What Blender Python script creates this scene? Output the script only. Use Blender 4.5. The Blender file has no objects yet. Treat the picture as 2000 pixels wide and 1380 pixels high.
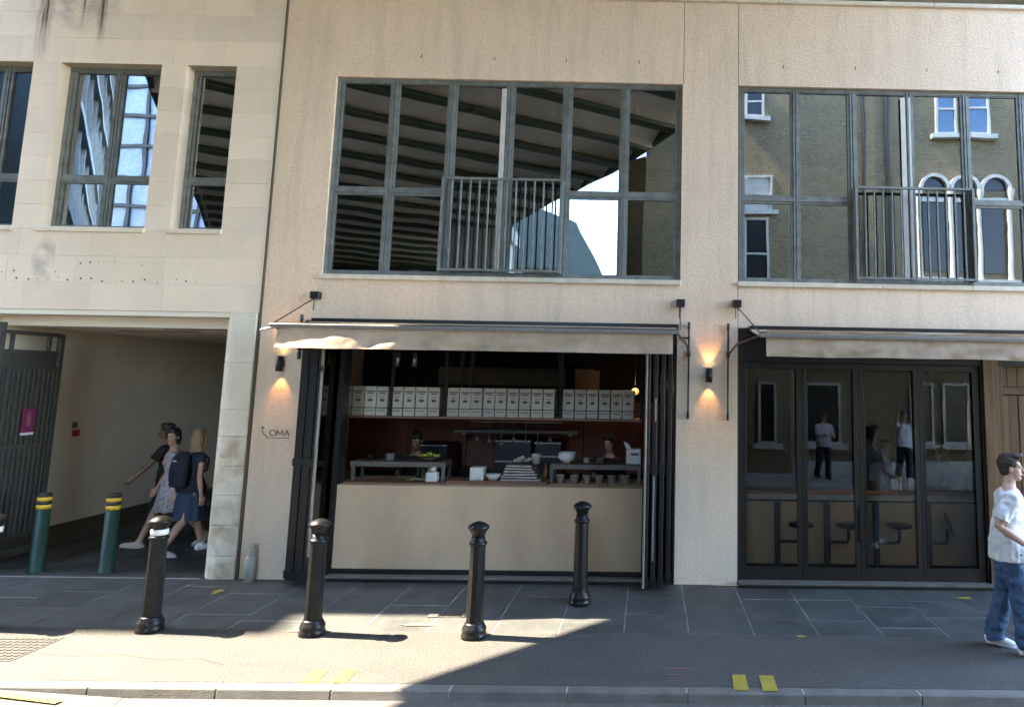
import bpy, bmesh, math, random
from mathutils import Vector, Matrix, noise
random.seed(7)
C = bpy.context.scene.collection
sc = bpy.context.scene
R = math.radians

# ------------------------------------------------------------------ camera
cam_d = bpy.data.cameras.new('camera'); cam = bpy.data.objects.new('camera', cam_d); C.objects.link(cam)
right = Vector((0.999717, -0.017387, 0.016232)); down = Vector((0.018297, 0.126064, -0.991853)); fwd = Vector((0.015199, 0.991870, 0.126347))
M4 = Matrix((right, -down, -fwd)).transposed().to_4x4(); M4.translation = Vector((0, -8.754, 2.4))
cam.matrix_world = M4
cam_d.sensor_width = 36; cam_d.lens = 1369.35 / 2000 * 36
cam_d.shift_x = (1000 - 1291.95) / 2000; cam_d.shift_y = (570.22 - 690) / 2000
cam_d.clip_start = 0.05; cam_d.clip_end = 3000
sc.camera = cam

# ------------------------------------------------------------------ world, sun, exposure
SUN = Vector((-0.82, 0.083, 1.0)).normalized()
w = bpy.data.worlds.new('World'); sc.world = w; w.use_nodes = True
nt = w.node_tree; bg = nt.nodes['Background']
sky = nt.nodes.new('ShaderNodeTexSky'); sky.sky_type = 'NISHITA'; sky.sun_disc = False
sky.sun_elevation = math.asin(SUN.z); sky.sun_rotation = math.atan2(SUN.x, SUN.y) % (2 * math.pi)
sky.air_density = 1.0; sky.dust_density = 0.5; sky.ozone_density = 1.2
nt.links.new(sky.outputs[0], bg.inputs[0]); bg.inputs[1].default_value = 0.15
sl = bpy.data.lights.new('sun', 'SUN'); sl.energy = 2.35; sl.angle = R(0.5); sl.color = (1.0, 0.87, 0.69)
so = bpy.data.objects.new('sun', sl); C.objects.link(so); so.rotation_euler = (-SUN).to_track_quat('-Z', 'Y').to_euler()
sc.view_settings.view_transform = 'Standard'; sc.view_settings.look = 'None'; sc.view_settings.gamma = 1
sc.view_settings.use_curve_mapping = False; sc.view_settings.exposure = 4.4
sc.cycles.max_bounces = 8; sc.cycles.diffuse_bounces = 4; sc.cycles.glossy_bounces = 4
sc.cycles.transparent_max_bounces = 16; sc.cycles.transmission_bounces = 4
sc.cycles.caustics_reflective = False; sc.cycles.caustics_refractive = False
sc.cycles.use_denoising = True

# ------------------------------------------------------------------ materials
def N(nt, t, **kw):
    n = nt.nodes.new(t)
    for k, v in kw.items(): setattr(n, k, v)
    return n
def mixc(nt, fac, a, b, mode='MIX'):
    m = N(nt, 'ShaderNodeMix', data_type='RGBA', blend_type=mode)
    for s, v in ((0, fac), (6, a), (7, b)):
        if hasattr(v, 'is_linked') or isinstance(v, bpy.types.NodeSocket): nt.links.new(v, m.inputs[s])
        else: m.inputs[s].default_value = v if s == 0 else (*v, 1)
    return m.outputs[2]
def ramp(nt, fac, lo, hi):
    r = N(nt, 'ShaderNodeMapRange'); nt.links.new(fac, r.inputs[0]); r.inputs[1].default_value = lo; r.inputs[2].default_value = hi
    return r.outputs[0]
def tex(nt, kind, co, scale, detail=4, rough=.55):
    n = N(nt, kind); n.inputs['Scale'].default_value = scale
    if 'Detail' in n.inputs: n.inputs['Detail'].default_value = detail
    if 'Roughness' in n.inputs: n.inputs['Roughness'].default_value = rough
    nt.links.new(co, n.inputs['Vector']); return n
def mat(name, col, rough=.6, col2=None, scale=4, lo=.35, hi=.7, fine=0, fscale=120, fcol=None, bump=0, bscale=60, metal=0, rnd=0, spec=.5, world=True, stretch=None, emit=None, estr=0, extra=None, dirt=0):
    m = bpy.data.materials.new(name); m.use_nodes = True; nt = m.node_tree; b = nt.nodes['Principled BSDF']
    co = N(nt, 'ShaderNodeNewGeometry').outputs['Position'] if world else N(nt, 'ShaderNodeTexCoord').outputs['Object']
    if stretch:
        mp = N(nt, 'ShaderNodeMapping'); mp.inputs['Scale'].default_value = stretch; nt.links.new(co, mp.inputs[0]); cs = mp.outputs[0]
    else: cs = co
    c = None
    if col2:
        c = mixc(nt, ramp(nt, tex(nt, 'ShaderNodeTexNoise', cs, scale, 5).outputs['Fac'], lo, hi), col, col2)
    if fine:
        f = ramp(nt, tex(nt, 'ShaderNodeTexNoise', co, fscale, 3, .7).outputs['Fac'], .4, .75)
        mf = N(nt, 'ShaderNodeMath', operation='MULTIPLY'); nt.links.new(f, mf.inputs[0]); mf.inputs[1].default_value = fine
        c = mixc(nt, mf.outputs[0], c if c is not None else col, fcol or tuple(x * .45 for x in col))
    if rnd:
        oi = N(nt, 'ShaderNodeObjectInfo'); r = N(nt, 'ShaderNodeMapRange'); nt.links.new(oi.outputs['Random'], r.inputs[0])
        r.inputs[3].default_value = 1 - rnd; r.inputs[4].default_value = 1 + rnd
        cc = N(nt, 'ShaderNodeVectorMath', operation='SCALE')
        if c is None: cc.inputs[0].default_value = col
        else: nt.links.new(c, cc.inputs[0])
        nt.links.new(r.outputs[0], cc.inputs['Scale']); c = cc.outputs[0]
    if extra: c = extra(nt, co, c if c is not None else col)
    if c is None: b.inputs['Base Color'].default_value = (*col, 1)
    else: nt.links.new(c, b.inputs['Base Color'])
    b.inputs['Roughness'].default_value = rough; b.inputs['Metallic'].default_value = metal; b.inputs['Specular IOR Level'].default_value = spec
    if bump:
        bt = tex(nt, 'ShaderNodeTexNoise', co, bscale, 4, .6)
        bp = N(nt, 'ShaderNodeBump'); bp.inputs['Strength'].default_value = bump; bp.inputs['Distance'].default_value = .01
        nt.links.new(bt.outputs['Fac'], bp.inputs['Height']); nt.links.new(bp.outputs[0], b.inputs['Normal'])
    if emit: b.inputs['Emission Color'].default_value = (*emit, 1); b.inputs['Emission Strength'].default_value = estr
    return m
def glass(name, refl, tint, wav=.004, wscale=1.2, rough=0.0, gtint=(1, 1, 1), ior=1.5):
    m = bpy.data.materials.new(name); m.use_nodes = True; nt = m.node_tree; nt.nodes.clear()
    o = N(nt, 'ShaderNodeOutputMaterial'); g = N(nt, 'ShaderNodeBsdfGlossy'); t = N(nt, 'ShaderNodeBsdfTransparent'); mx = N(nt, 'ShaderNodeMixShader')
    g.inputs['Roughness'].default_value = rough; g.inputs['Color'].default_value = (*gtint, 1); t.inputs['Color'].default_value = (*tint, 1)
    fr = N(nt, 'ShaderNodeFresnel'); fr.inputs['IOR'].default_value = ior
    ad = N(nt, 'ShaderNodeMath', operation='ADD', use_clamp=True); ad.inputs[1].default_value = refl; nt.links.new(fr.outputs[0], ad.inputs[0])
    nt.links.new(ad.outputs[0], mx.inputs[0]); nt.links.new(t.outputs[0], mx.inputs[1]); nt.links.new(g.outputs[0], mx.inputs[2]); nt.links.new(mx.outputs[0], o.inputs[0])
    co = N(nt, 'ShaderNodeNewGeometry').outputs['Position']
    bt = tex(nt, 'ShaderNodeTexNoise', co, wscale, 1); bp = N(nt, 'ShaderNodeBump'); bp.inputs['Strength'].default_value = 1; bp.inputs['Distance'].default_value = wav
    nt.links.new(bt.outputs['Fac'], bp.inputs['Height']); nt.links.new(bp.outputs[0], g.inputs['Normal'])
    return m
def stone_drips(nt, co, c):
    # two brown rust runs below the parapet, grey blotches near the sill
    sx = N(nt, 'ShaderNodeSeparateXYZ'); nt.links.new(co, sx.inputs[0])
    wob = tex(nt, 'ShaderNodeTexNoise', co, 5, 4)
    st = N(nt, 'ShaderNodeMapping'); st.inputs['Scale'].default_value = (16, 1, .8); nt.links.new(co, st.inputs[0])
    sn = tex(nt, 'ShaderNodeTexNoise', st.outputs[0], 1.5, 4, .7)
    def mth(op, a, b=None):
        m = N(nt, 'ShaderNodeMath', operation=op)
        for i, v in enumerate((a, b)):
            if v is None: continue
            if isinstance(v, (int, float)): m.inputs[i].default_value = v
            else: nt.links.new(v, m.inputs[i])
        return m.outputs[0]
    tot = None
    for cx, wd, zb, zt in ((-7.93, .12, 6.3, 6.95), (-7.2, .07, 6.5, 7.0), (-7.45, .03, 6.75, 7.2)):
        d = mth('ABSOLUTE', mth('SUBTRACT', sx.outputs[0], cx)); d = ramp(nt, d, wd, wd * .2)
        v = mth('MULTIPLY', d, ramp(nt, sx.outputs[2], zb, zt)); v = mth('MULTIPLY', v, ramp(nt, sn.outputs['Fac'], .34, .56))
        tot = v if tot is None else mth('MAXIMUM', tot, v)
    c = mixc(nt, tot, c, (.06, .028, .018))
    bl = None
    for cx, cz, rx, rz in ((-7.55, 3.78, .16, .35), (-7.6, 7.2, .7, .5)):
        dx = mth('DIVIDE', mth('SUBTRACT', sx.outputs[0], cx), rx); dz = mth('DIVIDE', mth('SUBTRACT', sx.outputs[2], cz), rz)
        r = mth('ADD', mth('MULTIPLY', dx, dx), mth('MULTIPLY', dz, dz)); v = mth('MULTIPLY', ramp(nt, r, 1.0, .2), ramp(nt, wob.outputs['Fac'], .35, .65))
        bl = v if bl is None else mth('MAXIMUM', bl, v)
    bl = mth('MULTIPLY', bl, .55)
    return mixc(nt, bl, c, (.2, .18, .16))
def column_stain(nt, co, c):
    sx = N(nt, 'ShaderNodeSeparateXYZ'); nt.links.new(co, sx.inputs[0])
    a = ramp(nt, sx.outputs[2], 2.0, 1.55); n = tex(nt, 'ShaderNodeTexNoise', co, 4.5, 5)
    f = N(nt, 'ShaderNodeMath', operation='MULTIPLY'); nt.links.new(a, f.inputs[0]); nt.links.new(ramp(nt, n.outputs['Fac'], .42, .68), f.inputs[1])
    f2 = N(nt, 'ShaderNodeMath', operation='MULTIPLY'); nt.links.new(f.outputs[0], f2.inputs[0]); f2.inputs[1].default_value = .75
    return mixc(nt, f2.outputs[0], c, (.3, .21, .11))
def render_stain(nt, co, c):
    mp = N(nt, 'ShaderNodeMapping'); mp.inputs['Scale'].default_value = (3, 1, .35); nt.links.new(co, mp.inputs[0])
    n = tex(nt, 'ShaderNodeTexNoise', mp.outputs[0], 1.6, 6, .65)
    f = N(nt, 'ShaderNodeMath', operation='MULTIPLY'); nt.links.new(ramp(nt, n.outputs['Fac'], .48, .7), f.inputs[0]); f.inputs[1].default_value = .42
    c = mixc(nt, f.outputs[0], c, (.50, .41, .30))
    sx = N(nt, 'ShaderNodeSeparateXYZ'); nt.links.new(co, sx.inputs[0]); n2 = tex(nt, 'ShaderNodeTexNoise', co, .9, 4)
    g1 = N(nt, 'ShaderNodeMath', operation='MULTIPLY'); nt.links.new(ramp(nt, sx.outputs[2], 3.6, .5), g1.inputs[0]); nt.links.new(ramp(nt, n2.outputs['Fac'], .3, .6), g1.inputs[1])
    g2 = N(nt, 'ShaderNodeMath', operation='MULTIPLY'); nt.links.new(g1.outputs[0], g2.inputs[0]); g2.inputs[1].default_value = .55
    c = mixc(nt, g2.outputs[0], c, (.56, .55, .47))
    v = tex(nt, 'ShaderNodeTexVoronoi', co, 16); f = N(nt, 'ShaderNodeMath', operation='MULTIPLY')
    nt.links.new(ramp(nt, v.outputs['Distance'], .12, .05), f.inputs[0]); f.inputs[1].default_value = .25
    return mixc(nt, f.outputs[0], c, (.33, .27, .2))
def asphalt_wear(nt, co, c):
    def mul(a, k):
        m = N(nt, 'ShaderNodeMath', operation='MULTIPLY'); nt.links.new(a, m.inputs[0]); m.inputs[1].default_value = k; return m.outputs[0]
    g = tex(nt, 'ShaderNodeTexNoise', co, 48, 2, .8); c = mixc(nt, mul(ramp(nt, g.outputs['Fac'], .50, .66), .75), c, (.13, .118, .095))
    g = tex(nt, 'ShaderNodeTexNoise', co, 60, 2, .8); c = mixc(nt, mul(ramp(nt, g.outputs['Fac'], .46, .36), .6), c, (.016, .015, .015))
    v = tex(nt, 'ShaderNodeTexVoronoi', co, 2.6); c = mixc(nt, mul(ramp(nt, v.outputs['Distance'], .075, .05), .5), c, (.022, .021, .02))
    mp = N(nt, 'ShaderNodeMapping'); mp.inputs['Scale'].default_value = (.35, 1.5, 1); nt.links.new(co, mp.inputs[0])
    n = tex(nt, 'ShaderNodeTexNoise', mp.outputs[0], 1.7, 6, .7); c = mixc(nt, mul(ramp(nt, n.outputs['Fac'], .48, .7), .45), c, (.034, .031, .029))
    return c
def slate_wear(nt, co, c):
    def mul(a, k):
        m = N(nt, 'ShaderNodeMath', operation='MULTIPLY'); nt.links.new(a, m.inputs[0]); m.inputs[1].default_value = k; return m.outputs[0]
    n = tex(nt, 'ShaderNodeTexNoise', co, 3.2, 7, .72); c = mixc(nt, mul(ramp(nt, n.outputs['Fac'], .50, .68), .7), c, (.098, .098, .09))
    v = tex(nt, 'ShaderNodeTexVoronoi', co, 3.4); c = mixc(nt, mul(ramp(nt, v.outputs['Distance'], .07, .045), .5), c, (.11, .11, .10))
    n = tex(nt, 'ShaderNodeTexNoise', co, .9, 5, .7); c = mixc(nt, mul(ramp(nt, n.outputs['Fac'], .52, .7), .5), c, (.024, .023, .022))
    return c
MT = {}
MT['stone'] = mat('portland_stone', (.84, .68, .525), .85, (.77, .625, .49), 2.2, fine=.35, fscale=70, bump=.35, bscale=90, rnd=.06, extra=stone_drips)
MT['stone_col'] = mat('column_stone', (.72, .65, .52), .85, (.62, .56, .45), 3, fine=.3, fscale=60, bump=.5, bscale=50, rnd=.06, extra=column_stain)
MT['mortar'] = mat('mortar', (.5, .43, .33), .95, (.4, .34, .26), 8)
MT['render'] = mat('wall_render', (.85, .645, .47), .92, (.79, .60, .445), 1.1, fine=.34, fscale=24, bump=.7, bscale=38, extra=render_stain)
MT['render2'] = mat('counter_render', (.60, .44, .285), .8, (.49, .36, .24), 2.4, fine=.12, fscale=30, bump=.25, bscale=40, stretch=(1, 1, .5))
MT['sill'] = mat('sill_stone', (.74, .64, .50), .8, (.6, .52, .40), 6, bump=.2, rnd=.05)
MT['frame'] = mat('weathered_frame', (.23, .24, .225), .5, (.14, .145, .13), 9, metal=.25, fine=.3, fscale=50, bump=.1)
MT['white'] = mat('white_paint', (.62, .60, .54), .5, (.5, .48, .43), 8)
MT['joint'] = mat('joint_dark', (.09, .07, .05), .9)
MT['black'] = mat('black_metal', (.0055, .0055, .0055), .38, (.009, .008, .008), 10, bump=.05)
MT['darkwood'] = mat('dark_frame', (.0075, .0055, .0045), .42, (.012, .009, .007), 12, stretch=(1, 1, .15), bump=.1)
MT['wood'] = mat('oak_boards', (.17, .088, .032), .55, (.09, .045, .017), 16, stretch=(1, 1, .06), rnd=.25, bump=.25, bscale=80)
MT['slate'] = mat('slate_paving', (.060, .0615, .0565), .6, (.041, .042, .0385), 2.2, bump=.35, bscale=45, rnd=.2, extra=slate_wear)
MT['slatebed'] = mat('paving_joint', (.30, .29, .26), .9, (.10, .10, .09), 5)
MT['asphalt'] = mat('pavement_asphalt', (.062, .056, .048), .8, (.050, .046, .042), 2.5, bump=.8, bscale=70, extra=asphalt_wear)
MT['road'] = mat('road_asphalt', (.115, .105, .088), .85, (.09, .083, .07), 2, fine=.7, fscale=50, fcol=(.05, .046, .04), bump=.6, bscale=60)
MT['kerb'] = mat('kerb_granite', (.165, .15, .128), .75, (.11, .098, .083), 5, fine=.4, fscale=60, rnd=.1, bump=.3, bscale=70)
MT['iron'] = mat('worn_iron', (.055, .048, .04), .6, (.035, .03, .026), 12, bump=.2)
MT['yellow'] = mat('yellow_paint', (.40, .29, .012), .7, (.28, .21, .02), 14, fine=.7, fscale=70, fcol=(.2, .18, .1))
MT['redpaint'] = mat('red_spray', (.26, .1, .085), .8, (.09, .07, .065), 12)
MT['alu'] = mat('aluminium', (.55, .54, .5), .4, metal=.5, col2=(.42, .41, .38), scale=20)
MT['bar'] = mat('awning_bar', (.22, .20, .17), .5, (.15, .135, .12), 14, metal=.2, stretch=(2, 1, 1))
def fabric_mat():
    m = mat('awning_fabric', (.54, .41, .29), .9, (.41, .31, .22), 3.2, bump=.6, bscale=14, fine=.3, fscale=9)
    nt = m.node_tree; b = nt.nodes['Principled BSDF']; o = nt.nodes['Material Output']
    t = N(nt, 'ShaderNodeBsdfTranslucent'); t.inputs[0].default_value = (.5, .40, .28, 1); mx = N(nt, 'ShaderNodeMixShader'); mx.inputs[0].default_value = .18
    nt.links.new(b.outputs[0], mx.inputs[1]); nt.links.new(t.outputs[0], mx.inputs[2]); nt.links.new(mx.outputs[0], o.inputs[0]); return m
MT['fabric'] = fabric_mat()
MT['boll'] = mat('bollard_paint', (.005, .005, .005), .34, (.010, .009, .008), 8, fine=.5, fscale=35, fcol=(.03, .026, .022), bump=.25, bscale=30, spec=.25, world=False)
MT['bollw'] = mat('bollard_white_band', (.72, .70, .64), .5, (.55, .52, .45), 25)
MT['green'] = mat('green_paint', (.010, .042, .030), .4, (.007, .03, .022), 9, bump=.1, fine=.3, fscale=60, fcol=(.05, .09, .07))
MT['tapey'] = mat('reflective_yellow', (.75, .48, .03), .4, (.55, .34, .03), 20)
MT['tapeb'] = mat('reflective_black', (.02, .02, .018), .4)
MT['plaster'] = mat('passage_plaster', (.76, .67, .55), .9, (.68, .60, .49), 2, bump=.15, bscale=20)
MT['ceil'] = mat('passage_ceiling', (.80, .73, .62), .9, (.72, .66, .56), 1.5)
MT['gate'] = mat('gate_paint', (.07, .066, .058), .5, (.045, .042, .038), 12)
MT['pink'] = mat('pink_notice', (.17, .018, .07), .6)
MT['red'] = mat('red_plastic', (.4, .04, .03), .5)
MT['paper'] = mat('white_card', (.56, .54, .47), .7, (.49, .47, .41), 6, rnd=.08)
MT['ink'] = mat('printed_ink', (.10, .095, .085), .8)
MT['inkg'] = mat('sign_ink', (.16, .125, .1), .7); MT['inkgreen'] = mat('sign_green', (.1, .16, .03), .7)
MT['steel'] = mat('stainless_steel', (.42, .40, .37), .38, metal=.7, col2=(.3, .285, .27), scale=9)
MT['dsteel'] = mat('dull_steel', (.13, .12, .11), .5, (.10, .09, .08), 9, metal=.3)
MT['board'] = mat('wood_worktop', (.24, .12, .07), .5, (.16, .075, .045), 10, stretch=(.2, 1, 1))
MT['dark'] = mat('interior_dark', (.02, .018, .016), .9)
MT['maroon'] = mat('rust_panel', (.15, .038, .013), .5, (.085, .02, .008), 3, bump=.1)
MT['greyboard'] = mat('grey_panel', (.16, .145, .13), .7, (.12, .105, .095), 3)
MT['brownbox'] = mat('cardboard', (.09, .065, .045), .8)
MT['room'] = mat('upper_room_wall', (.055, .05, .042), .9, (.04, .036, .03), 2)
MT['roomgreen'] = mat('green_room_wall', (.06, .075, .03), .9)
MT['bowl'] = mat('white_bowl', (.62, .64, .64), .3); MT['tub'] = mat('white_tub', (.5, .48, .43), .5, (.4, .37, .33), 12)
MT['yel'] = mat('yellow_blossom', (.5, .42, .04), .7, (.25, .28, .05), 25); MT['leafg'] = mat('pale_leaves', (.3, .33, .16), .7)
MT['orange'] = mat('orange_wood', (.5, .2, .08), .45, (.38, .14, .06), 12, stretch=(.2, 1, 1))
MT['glow'] = mat('lamp_glow', (1, .6, .2), .5, emit=(1, .62, .25), estr=2.2)
MT['glow2'] = mat('spot_glow', (1, .8, .5), .5, emit=(1, .82, .55), estr=9)
MT['winglass'] = glass('window_glass', .20, (.7, .72, .7), .0012, 1.3, gtint=(.78, .84, .92))
MT['shopglass'] = glass('shop_glass', .010, (.90, .90, .88), .0004, 1.0, ior=1.33)
MT['leafglass'] = glass('door_glass', .02, (.5, .5, .5), .001, 1.0)
# opposite side of the street
def bricks(name, c1, c2, mo, sc_=4.2):
    m = bpy.data.materials.new(name); m.use_nodes = True; nt = m.node_tree; b = nt.nodes['Principled BSDF']
    co = N(nt, 'ShaderNodeNewGeometry').outputs['Position']; mp = N(nt, 'ShaderNodeMapping'); mp.inputs['Rotation'].default_value = (R(90), 0, 0); nt.links.new(co, mp.inputs[0])
    t = N(nt, 'ShaderNodeTexBrick'); t.inputs['Scale'].default_value = sc_; nt.links.new(mp.outputs[0], t.inputs[0])
    t.inputs['Color1'].default_value = (*c1, 1); t.inputs['Color2'].default_value = (*c2, 1); t.inputs['Mortar'].default_value = (*mo, 1); t.inputs['Mortar Size'].default_value = .035
    c = mixc(nt, ramp(nt, tex(nt, 'ShaderNodeTexNoise', co, 2.5, 6).outputs['Fac'], .35, .7), t.outputs[0], tuple(x * .7 for x in c1), 'MIX')
    nt.links.new(c, b.inputs['Base Color']); b.inputs['Roughness'].default_value = .9; return m
MT['brick'] = bricks('yellow_stock_brick', (.30, .235, .13), (.17, .13, .075), (.05, .042, .034))
MT['girder'] = mat('green_girder', (.06, .075, .035), .6, (.035, .045, .022), 4)
MT['arch'] = mat('jack_arch', (.86, .76, .62), .9, (.66, .57, .45), 1.1, fine=.3, fscale=8)
MT['office'] = mat('office_glass', (.03, .05, .052), .35, (.05, .085, .085), 1.2, spec=.5)
MT['bandw'] = mat('office_band', (.5, .53, .50), .6)
MT['bluew'] = mat('blue_white_panel', (.30, .38, .55), .3, (.45, .52, .65), 3)
MT['stucco'] = mat('painted_stucco', (.5, .49, .45), .7, (.4, .39, .36), 4)

# ------------------------------------------------------------------ mesh helpers
class MB:
    def __init__(s): s.v = []; s.f = []; s.sm = []
    def add(s, vs, fs, smooth=False):
        o = len(s.v); s.v += [Vector(v) for v in vs]; s.f += [tuple(i + o for i in f) for f in fs]; s.sm += [smooth] * len(fs); return s
    def box(s, x0, x1, y0, y1, z0, z1):
        vs = [(x, y, z) for z in (z0, z1) for y in (y0, y1) for x in (x0, x1)]
        return s.add(vs, [(0, 2, 3, 1), (4, 5, 7, 6), (0, 1, 5, 4), (2, 6, 7, 3), (0, 4, 6, 2), (1, 3, 7, 5)])
    def obox(s, c, ax, ay, az, dx, dy, dz):
        c = Vector(c); ax, ay, az = Vector(ax).normalized(), Vector(ay).normalized(), Vector(az).normalized()
        vs = [c + ax * (dx * i) + ay * (dy * j) + az * (dz * k) for k in (-.5, .5) for j in (-.5, .5) for i in (-.5, .5)]
        return s.add(vs, [(0, 2, 3, 1), (4, 5, 7, 6), (0, 1, 5, 4), (2, 6, 7, 3), (0, 4, 6, 2), (1, 3, 7, 5)])
    def rings(s, rings, smooth=True, caps=True):
        n = len(rings[0]); vs = [p for r in rings for p in r]; fs = []
        for i in range(len(rings) - 1):
            for j in range(n): fs.append((i * n + j, i * n + (j + 1) % n, (i + 1) * n + (j + 1) % n, (i + 1) * n + j))
        s.add(vs, fs, smooth)
        if caps: s.add(rings[0], [tuple(range(n))[::-1]]); s.add(rings[-1], [tuple(range(n))])
        return s
    def tube(s, pts, r, n=10, rnd=False, smooth=True, lat=None, flat=1.0):
        pts = [Vector(p) for p in pts]; rs = r if isinstance(r, (list, tuple)) else [r] * len(pts); rings = []
        up = None
        P = []; Q = []
        for i, p in enumerate(pts):
            t = (pts[min(i + 1, len(pts) - 1)] - pts[max(i - 1, 0)]).normalized()
            if up is None:
                up = Vector(lat) if lat else (Vector((0, 0, 1)) if abs(t.z) < .9 else Vector((1, 0, 0)))
            a = (up - t * up.dot(t)).normalized(); b = t.cross(a); up = a; P.append((p, t, a, b, rs[i]))
        seq = []
        if rnd:
            p, t, a, b, q = P[0]
            for k in (.0, .35, .7): seq.append((p - t * q * math.sqrt(max(0, 1 - k * k)), a, b, q * k + 1e-4))
        for p, t, a, b, q in P: seq.append((p, a, b, q))
        if rnd:
            p, t, a, b, q = P[-1]
            for k in (.7, .35, .0): seq.append((p + t * q * math.sqrt(max(0, 1 - k * k)), a, b, q * k + 1e-4))
        for p, a, b, q in seq:
            rings.append([p + a * (q * math.cos(2 * math.pi * j / n)) + b * (q * flat * math.sin(2 * math.pi * j / n)) for j in range(n)])
        return s.rings(rings, smooth)
    def lathe(s, prof, c=(0, 0, 0), n=20, smooth=True):
        c = Vector(c)
        return s.rings([[c + Vector((max(r, 1e-4) * math.cos(2 * math.pi * j / n), max(r, 1e-4) * math.sin(2 * math.pi * j / n), z)) for j in range(n)] for r, z in prof], smooth)
    def ell(s, c, r, ax=(1, 0, 0), ay=(0, 1, 0), az=(0, 0, 1), n=16, m=10):
        c, ax, ay, az = Vector(c), Vector(ax), Vector(ay), Vector(az); rg = []
        for i in range(m + 1):
            th = math.pi * i / m; k = max(math.sin(th), .002)
            rg.append([c - az * (r[2] * math.cos(th)) + ax * (r[0] * k * math.cos(2 * math.pi * j / n)) + ay * (r[1] * k * math.sin(2 * math.pi * j / n)) for j in range(n)])
        return s.rings(rg)
    def loft(s, secs, n=20):
        rg = []
        for c, rl, rf, lat, fw in secs:
            c, lat, fw = Vector(c), Vector(lat), Vector(fw)
            rg.append([c + fw * (rf * math.cos(2 * math.pi * j / n)) + lat * (rl * math.sin(2 * math.pi * j / n)) for j in range(n)])
        return s.rings(rg)
    def prism(s, poly, y0, y1):      # poly in (x,z), extruded along y
        n = len(poly); vs = [(x, y0, z) for x, z in poly] + [(x, y1, z) for x, z in poly]
        fs = [tuple(range(n)), tuple(range(n, 2 * n))[::-1]] + [(i, i + n, (i + 1) % n + n, (i + 1) % n) for i in range(n)]
        return s.add(vs, fs)
    def prismz(s, poly, z0, z1):     # poly in (x,y), extruded along z
        n = len(poly); vs = [(x, y, z0) for x, y in poly] + [(x, y, z1) for x, y in poly]
        fs = [tuple(range(n))[::-1], tuple(range(n, 2 * n))] + [(i, (i + 1) % n, (i + 1) % n + n, i + n) for i in range(n)]
        return s.add(vs, fs)
    def mesh(s, name, mat_, off=Vector((0, 0, 0)), bev=0):
        me = bpy.data.meshes.new(name); me.from_pydata([v - off for v in s.v], [], s.f)
        me.polygons.foreach_set('use_smooth', s.sm)
        if bev or True:
            bm = bmesh.new(); bm.from_mesh(me)
            bmesh.ops.recalc_face_normals(bm, faces=bm.faces)
            if bev: bmesh.ops.bevel(bm, geom=[e for e in bm.edges if len(e.link_faces) == 2 and e.calc_face_angle(0) > .6], offset=bev, segments=1, affect='EDGES')
            bm.to_mesh(me); bm.free()
        me.materials.append(mat_); return me
    def build(s, name, m, parent=None, bev=0, label=None, kind=None):
        if parent is not None:
            off = WORLD[parent.name]
            me = s.mesh(name, m, off, bev); o = bpy.data.objects.new(name, me); C.objects.link(o); o.parent = parent; WORLD[o.name] = off.copy()
        else:
            me = s.mesh(name, m, Vector((0, 0, 0)), bev); o = bpy.data.objects.new(name, me); C.objects.link(o); WORLD[o.name] = Vector((0, 0, 0))
        if label: o['label'] = label
        if kind: o['kind'] = kind
        return o
WORLD = {}
def thing(name, label, cat, loc=(0, 0, 0), group=None):
    o = bpy.data.objects.new(name, None); C.objects.link(o); o.location = loc; WORLD[o.name] = Vector(loc)
    o.empty_display_size = .1; o['label'] = label; o['category'] = cat
    if group: o['group'] = group
    return o
def tag(o, label, cat, group=None):
    o['label'] = label; o['category'] = cat
    if group: o['group'] = group
    return o
def kids(o): return [x for x in bpy.data.objects if x.parent == o]
def dup(o, delta, label=None, par=None):
    c = o.copy(); C.objects.link(c)
    if par is None: c.location = Vector(o.location) + Vector(delta)
    else: c.parent = par
    WORLD[c.name] = WORLD[o.name] + Vector(delta)
    if label: c['label'] = label
    for k in kids(o): dup(k, delta if False else (0, 0, 0), None, c)
    return c
_pc = {}
def piece(parent, name, x0, x1, y0, y1, z0, z1, m, bev=.004, jit=0, rot=0):
    d = tuple(round(v, 3) for v in (x1 - x0, y1 - y0, z1 - z0)); key = (d, m.name, bev)
    if key not in _pc: _pc[key] = MB().box(-d[0] / 2, d[0] / 2, -d[1] / 2, d[1] / 2, -d[2] / 2, d[2] / 2).mesh(name, m, bev=bev)
    o = bpy.data.objects.new(name, _pc[key]); C.objects.link(o)
    p = Vector(((x0 + x1) / 2, (y0 + y1) / 2, (z0 + z1) / 2))
    if jit: p.y += random.uniform(-jit, jit)
    if parent is not None: o.parent = parent; o.location = p - WORLD[parent.name]
    else: o.location = p
    if rot: o.rotation_euler = (random.uniform(-rot, rot), 0, random.uniform(-rot, rot))
    WORLD[o.name] = p; return o
def struct(mb, name, m, parent=None): return mb.build(name, m, parent, kind='structure')

# ================================================================== GROUND
struct(MB().box(-60, 60, -60, -2.955, -.3, -.075), 'road', MT['road'])
pv = struct(MB().box(-40, 40, -1.68, -.0, -.3, -.004), 'pavement', MT['slatebed'])
struct(MB().box(-40, 40, -2.83, -1.68, -.3, 0.0), 'pavement_asphalt', MT['asphalt'])
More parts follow.
